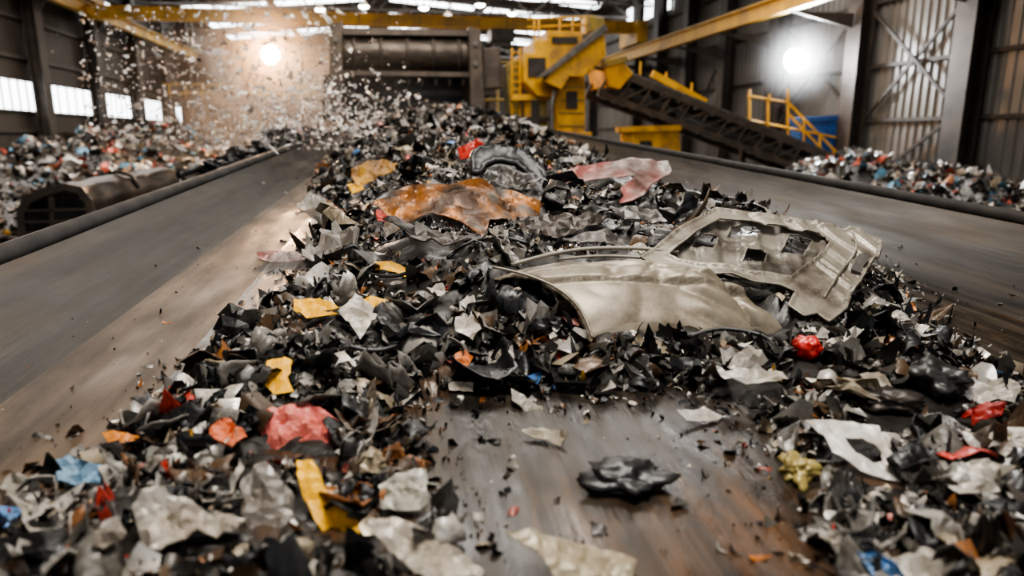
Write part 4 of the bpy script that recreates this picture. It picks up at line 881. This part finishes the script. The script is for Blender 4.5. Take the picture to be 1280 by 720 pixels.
# ------------------------------------------------------------ inclined conveyor
D=19.5
e=empty('inclined_conveyor',P(1040,215,D),'black lattice inclined conveyor descending to the right behind the belt','conveyor')
for dy in (0,1.3):
    g=MB()
    top=[P(765,88,D),P(1045,200,D)]; bot=[P(748,116,D),P(1030,222,D)]
    o_=Vector((0,dy,0))
    g.bar(top[0]+o_,top[1]+o_,.1,.2); g.bar(bot[0]+o_,bot[1]+o_,.1,.16)
    for k in range(13):
        t=k/12; a=top[0].lerp(top[1],t); b_=bot[0].lerp(bot[1],t); g.bar(a+o_,b_+o_,.07,.07)
        if k<12: g.bar(b_+o_,top[0].lerp(top[1],(k+1)/12)+o_,.06,.06)
    g.build('side_truss',MT['plate'],e)
MB().prism([P(765,84,D),P(1045,196,D),P(1045,199,D),P(765,88,D)],(0,1.3,0)).build('belt',MT['black'],e)
MB().prism([P(758,102,D),P(1035,208,D),P(1035,214,D),P(758,108,D)],(0,1.3,0)).build('return_belt',MT['black'],e)
MB().prism([P(770,82,D+.02),P(1046,193,D+.02),P(1046,196,D+.02),P(770,86,D+.02)],(0,.06,0)).build('edge_strip',MT['greymetal'],e)
for k in range(14):
    q=P(765+k*21,93+k*8.4,D); MB().tube([q+Vector((0,-.04,0)),q+Vector((0,1.36,0))],.07,10).build('roller',MT['greymetal'],e,True)
hc=MB().pp([(757,80),(778,74),(792,92),(775,112),(760,108)],D-.2,1.7).build('head_cover',MT['yellow'],e,bevel=.03)
MB().pp([(755,76),(783,70),(786,76),(757,84)],D-.25,1.8).build('head_cap',MT['olive'],hc)
MB().bar(P(815,92,D+1.4),P(882,128,D+1.4),.12,.2).build('guard_rail',MT['yellow'],e)
for k in range(3):
    a=P(800+k*32,96+k*13,D+1.45); MB().bar(a+Vector((0,0,-.3)),a+Vector((0,0,.45)),.05,.05).build('rail_post',MT['yrail'],e)
for x,y in((840,135),(930,165),(1000,195)):
    q=P(x,y,D+.6); MB().box((q.x-.08,q.y-.08,0),(q.x+.08,q.y+.08,q.z)).build('support_leg',MT['dark'],e)
e=empty('access_stair',P(980,240,21.8),'yellow pipe handrail stair and platform below the white floodlight','stair')
Ds=21.8
def tb(pts,r=.04): return MB().tube([P(x,y,d) for x,y,d in pts],r,6)
tb([(935,120,Ds),(985,128,Ds)]).build('handrail',MT['yellow'],e)
for x,y0,y1 in((937,112,185),(960,124,190),(985,110,205),(962,118,128)): tb([(x,y0,Ds),(x,y1,Ds)]).build('post',MT['yellow'],e)
tb([(985,128,Ds),(1045,190,Ds-.6)]).build('handrail',MT['yellow'],e); tb([(985,142,Ds),(1040,200,Ds-.6)]).build('mid_rail',MT['yellow'],e)
tb([(935,150,Ds),(1045,172,Ds)]).build('mid_rail',MT['yellow'],e)
for x,y0,y1 in((1005,148,185),(1025,168,200),(1042,188,215)): tb([(x,y0,Ds-.4),(x,y1,Ds-.4)]).build('post',MT['yellow'],e)
MB().pp([(930,178),(992,186),(992,190),(930,182)],Ds-.3,1.2).build('platform',MT['dark'],e)
for k in range(6):
    MB().pp([(992+k*8,190+k*6),(1002+k*8,191+k*6),(1002+k*8,193+k*6),(992+k*8,192+k*6)],Ds-.6,.9).build('tread',MT['dark'],e)
DB=21.9
e=empty('blue_container',P(1033,240,DB),'blue steel container standing behind the yellow stair rails','container')
bd=MB().pp([(1000,152),(1046,149),(1047,240),(1000,240)],DB,.6).build('body',MT['blue'],e,bevel=.03)
for k in range(6): MB().pp([(1003+k*7,158),(1005+k*7,158),(1005+k*7,236),(1003+k*7,236)],DB-.03,.04).build('rib',MT['blue'],bd)
MB().pp([(998,147),(1048,144),(1048,150),(998,153)],DB-.05,.7).build('rim',MT['blue'],e)
# ------------------------------------------------------------ left black machine housing
D=13.5
e=empty('machine_housing',P(105,300,D),'black battered boxy machine housing with a dented cover on the floor at left','machine housing')
prof=[(20,266),(28,246),(46,238),(80,229),(102,234),(114,250),(118,272),(108,302),(24,306)]
inner=[(30,268),(38,254),(54,246),(80,238),(97,242),(106,254),(109,274),(101,296),(34,299)]
g=MB(); n=len(prof)
fo3=[P(x,y,D) for x,y in prof]; fi3=[P(x,y,D) for x,y in inner]; dv=Vector((0,.12,0))
vs=fo3+fi3+[q+dv for q in fo3]+[q+dv for q in fi3]; fs=[]
for i in range(n):
    j=(i+1)%n; fs+=[(i,j,n+j,n+i),(2*n+i,3*n+i,3*n+j,2*n+j),(i,2*n+i,2*n+j,j),(n+i,n+j,3*n+j,3*n+i)]
ef=g.add(vs,fs).build('end_frame',MT['plate'],e)
ext=Vector((.9,2.4,.22))
base_=[(20,266),(28,246),(46,238),(80,229),(102,234),(114,250),(118,272),(108,302)]
pr=[]
for i in range(len(base_)-1):
    for k in range(3):
        t=k/3; pr.append(P(base_[i][0]*(1-t)+base_[i+1][0]*t,base_[i][1]*(1-t)+base_[i+1][1]*t,D+.1))
pr.append(P(*base_[-1],D+.1))
vs=[];fs=[];nl=14; cen=sum(pr,Vector())/len(pr)
for k in range(nl+1):
    for i,q in enumerate(pr):
        s_=q+ext*(k/nl); dn=(abs(noise.noise(s_*1.4))*-.12+noise.noise(s_*4)*.05) if k>0 else 0; vs.append(s_+(q-cen).normalized()*dn)
for k in range(nl):
    for i in range(len(pr)-1): a=k*len(pr)+i; fs.append((a,a+1,a+len(pr)+1,a+len(pr)))
cv=MB().add(vs,fs).build('curved_cover',MT['brownsteel'],e,True)
MB().tube([q+ext*.5+Vector((0,0,.03)) for q in pr[3:16]],.035,6).build('cover_rib',MT['dark'],cv)
for y in (262,276,290): MB().pp([(30,y),(108,y-2),(108,y+1),(30,y+3)],D-.06,.06).build('front_bar',MT['plate'],ef)
MB().pp([(60,246),(66,246),(70,300),(64,300)],D-.06,.06).build('front_post',MT['plate'],ef)
MB().pp([(28,254),(108,248),(108,300),(28,300)],D+.5,.06).build('inner_bulkhead',MT['black'],e)
MB().prism([(P(20,306,D).x,D,0),(P(108,306,D).x,D,0),(P(108,306,D).x,D,P(100,304,D).z),(P(20,306,D).x,D,P(20,304,D).z)],(0,2,0)).build('skid',MT['dark'],e)
lb=['nearest black rubber lump on the left side chute','second flat black lump on the left side chute','middle rounded black lump on the left side chute','tall black lump on the left side chute near the dust','brownish lump on the left side chute','farthest black lump on the left side chute','small dark lump between larger ones on the side chute']
for i,(u,v,r) in enumerate([(-2.25,8.6,.12),(-2.28,10.0,.16),(-2.3,11.6,.2),(-2.3,13.4,.3),(-2.28,14.9,.22),(-2.3,16.8,.3),(-2.2,12.5,.12)]):
    lump('rubber_chunk',None,None,r,'black' if i!=4 else 'dark',lb[i],'rubber chunk','',None,(1,1.5,.75),.6,20+i,.3,(u,v,.24))
# ------------------------------------------------------------ airborne flakes
FL=[]
for k in range(14):
    V,F=shard(R,2,9,k>9); me=bpy.data.meshes.new('flake_shape'); me.from_pydata([tuple(map(float,q)) for q in V],[],F); me.materials.append(MT['flake']); FL.append(me)
MT['flakes']=mat('flake_mix',(1,1,1),(.9,.85,.8),.5,0,6,.1,usecol='attr')
def flakepos(i,n):
    f=i/n
    if f<.5: x=R.gauss(395,65); y=R.gauss(148,26)
    elif f<.8: x=R.uniform(100,420); y=R.uniform(8,190)
    else: x=R.gauss(320,90); y=R.gauss(95,48)
    if y<3 or x<60 or x>560: y=R.uniform(90,160); x=R.uniform(240,480)
    return x,min(y,186)
fcol=[(1,.93,.86),(1,.8,.68),(.8,.76,.72),(1,1,.97),(.5,.42,.38)]
for i in range(298):
    x,y=flakepos(i,298); Dd=R.uniform(7,16); q=P(x,y,Dd)
    s=min((.06+R.lognormvariate(-2.55,.5))*Dd/12,.28)
    o=bpy.data.objects.new('flying_flake',FL[R.randrange(14)]); col.objects.link(o)
    o.matrix_world=Matrix.Translation(q)@rotm(R,1.2).to_4x4()@Matrix.Diagonal((s*1.5,s*.75,s,1))
    o.color=(*R.choice(fcol),1)
    z='left of' if x<340 else 'right of'
    hgt_='high' if y<80 else ('at mid height' if y<140 else 'low')
    tag(o,f'pale flake thrown through the air, {hgt_}, {z} the warm floodlight','flying flake','flakes flying in the air')
it=[]
for i in range(2800):
    x,y=flakepos(i,2800); Dd=R.uniform(9,19); q=P(x,y,Dd); V,F=LIB[R.randrange(len(LIB))]
    it.append((V,F,rotm(R,1.3),tuple(q),(.025+R.lognormvariate(-3.15,.5))*Dd/12,R.choice(fcol)))
o=cat_mesh(it,'flake_spray',None,Matrix(),MT['flakes']); tag(o,'dense spray of tiny pale flakes thrown up in front of the drum','flake spray',kind='stuff')
print('cand',len(cand),'tries',tries)
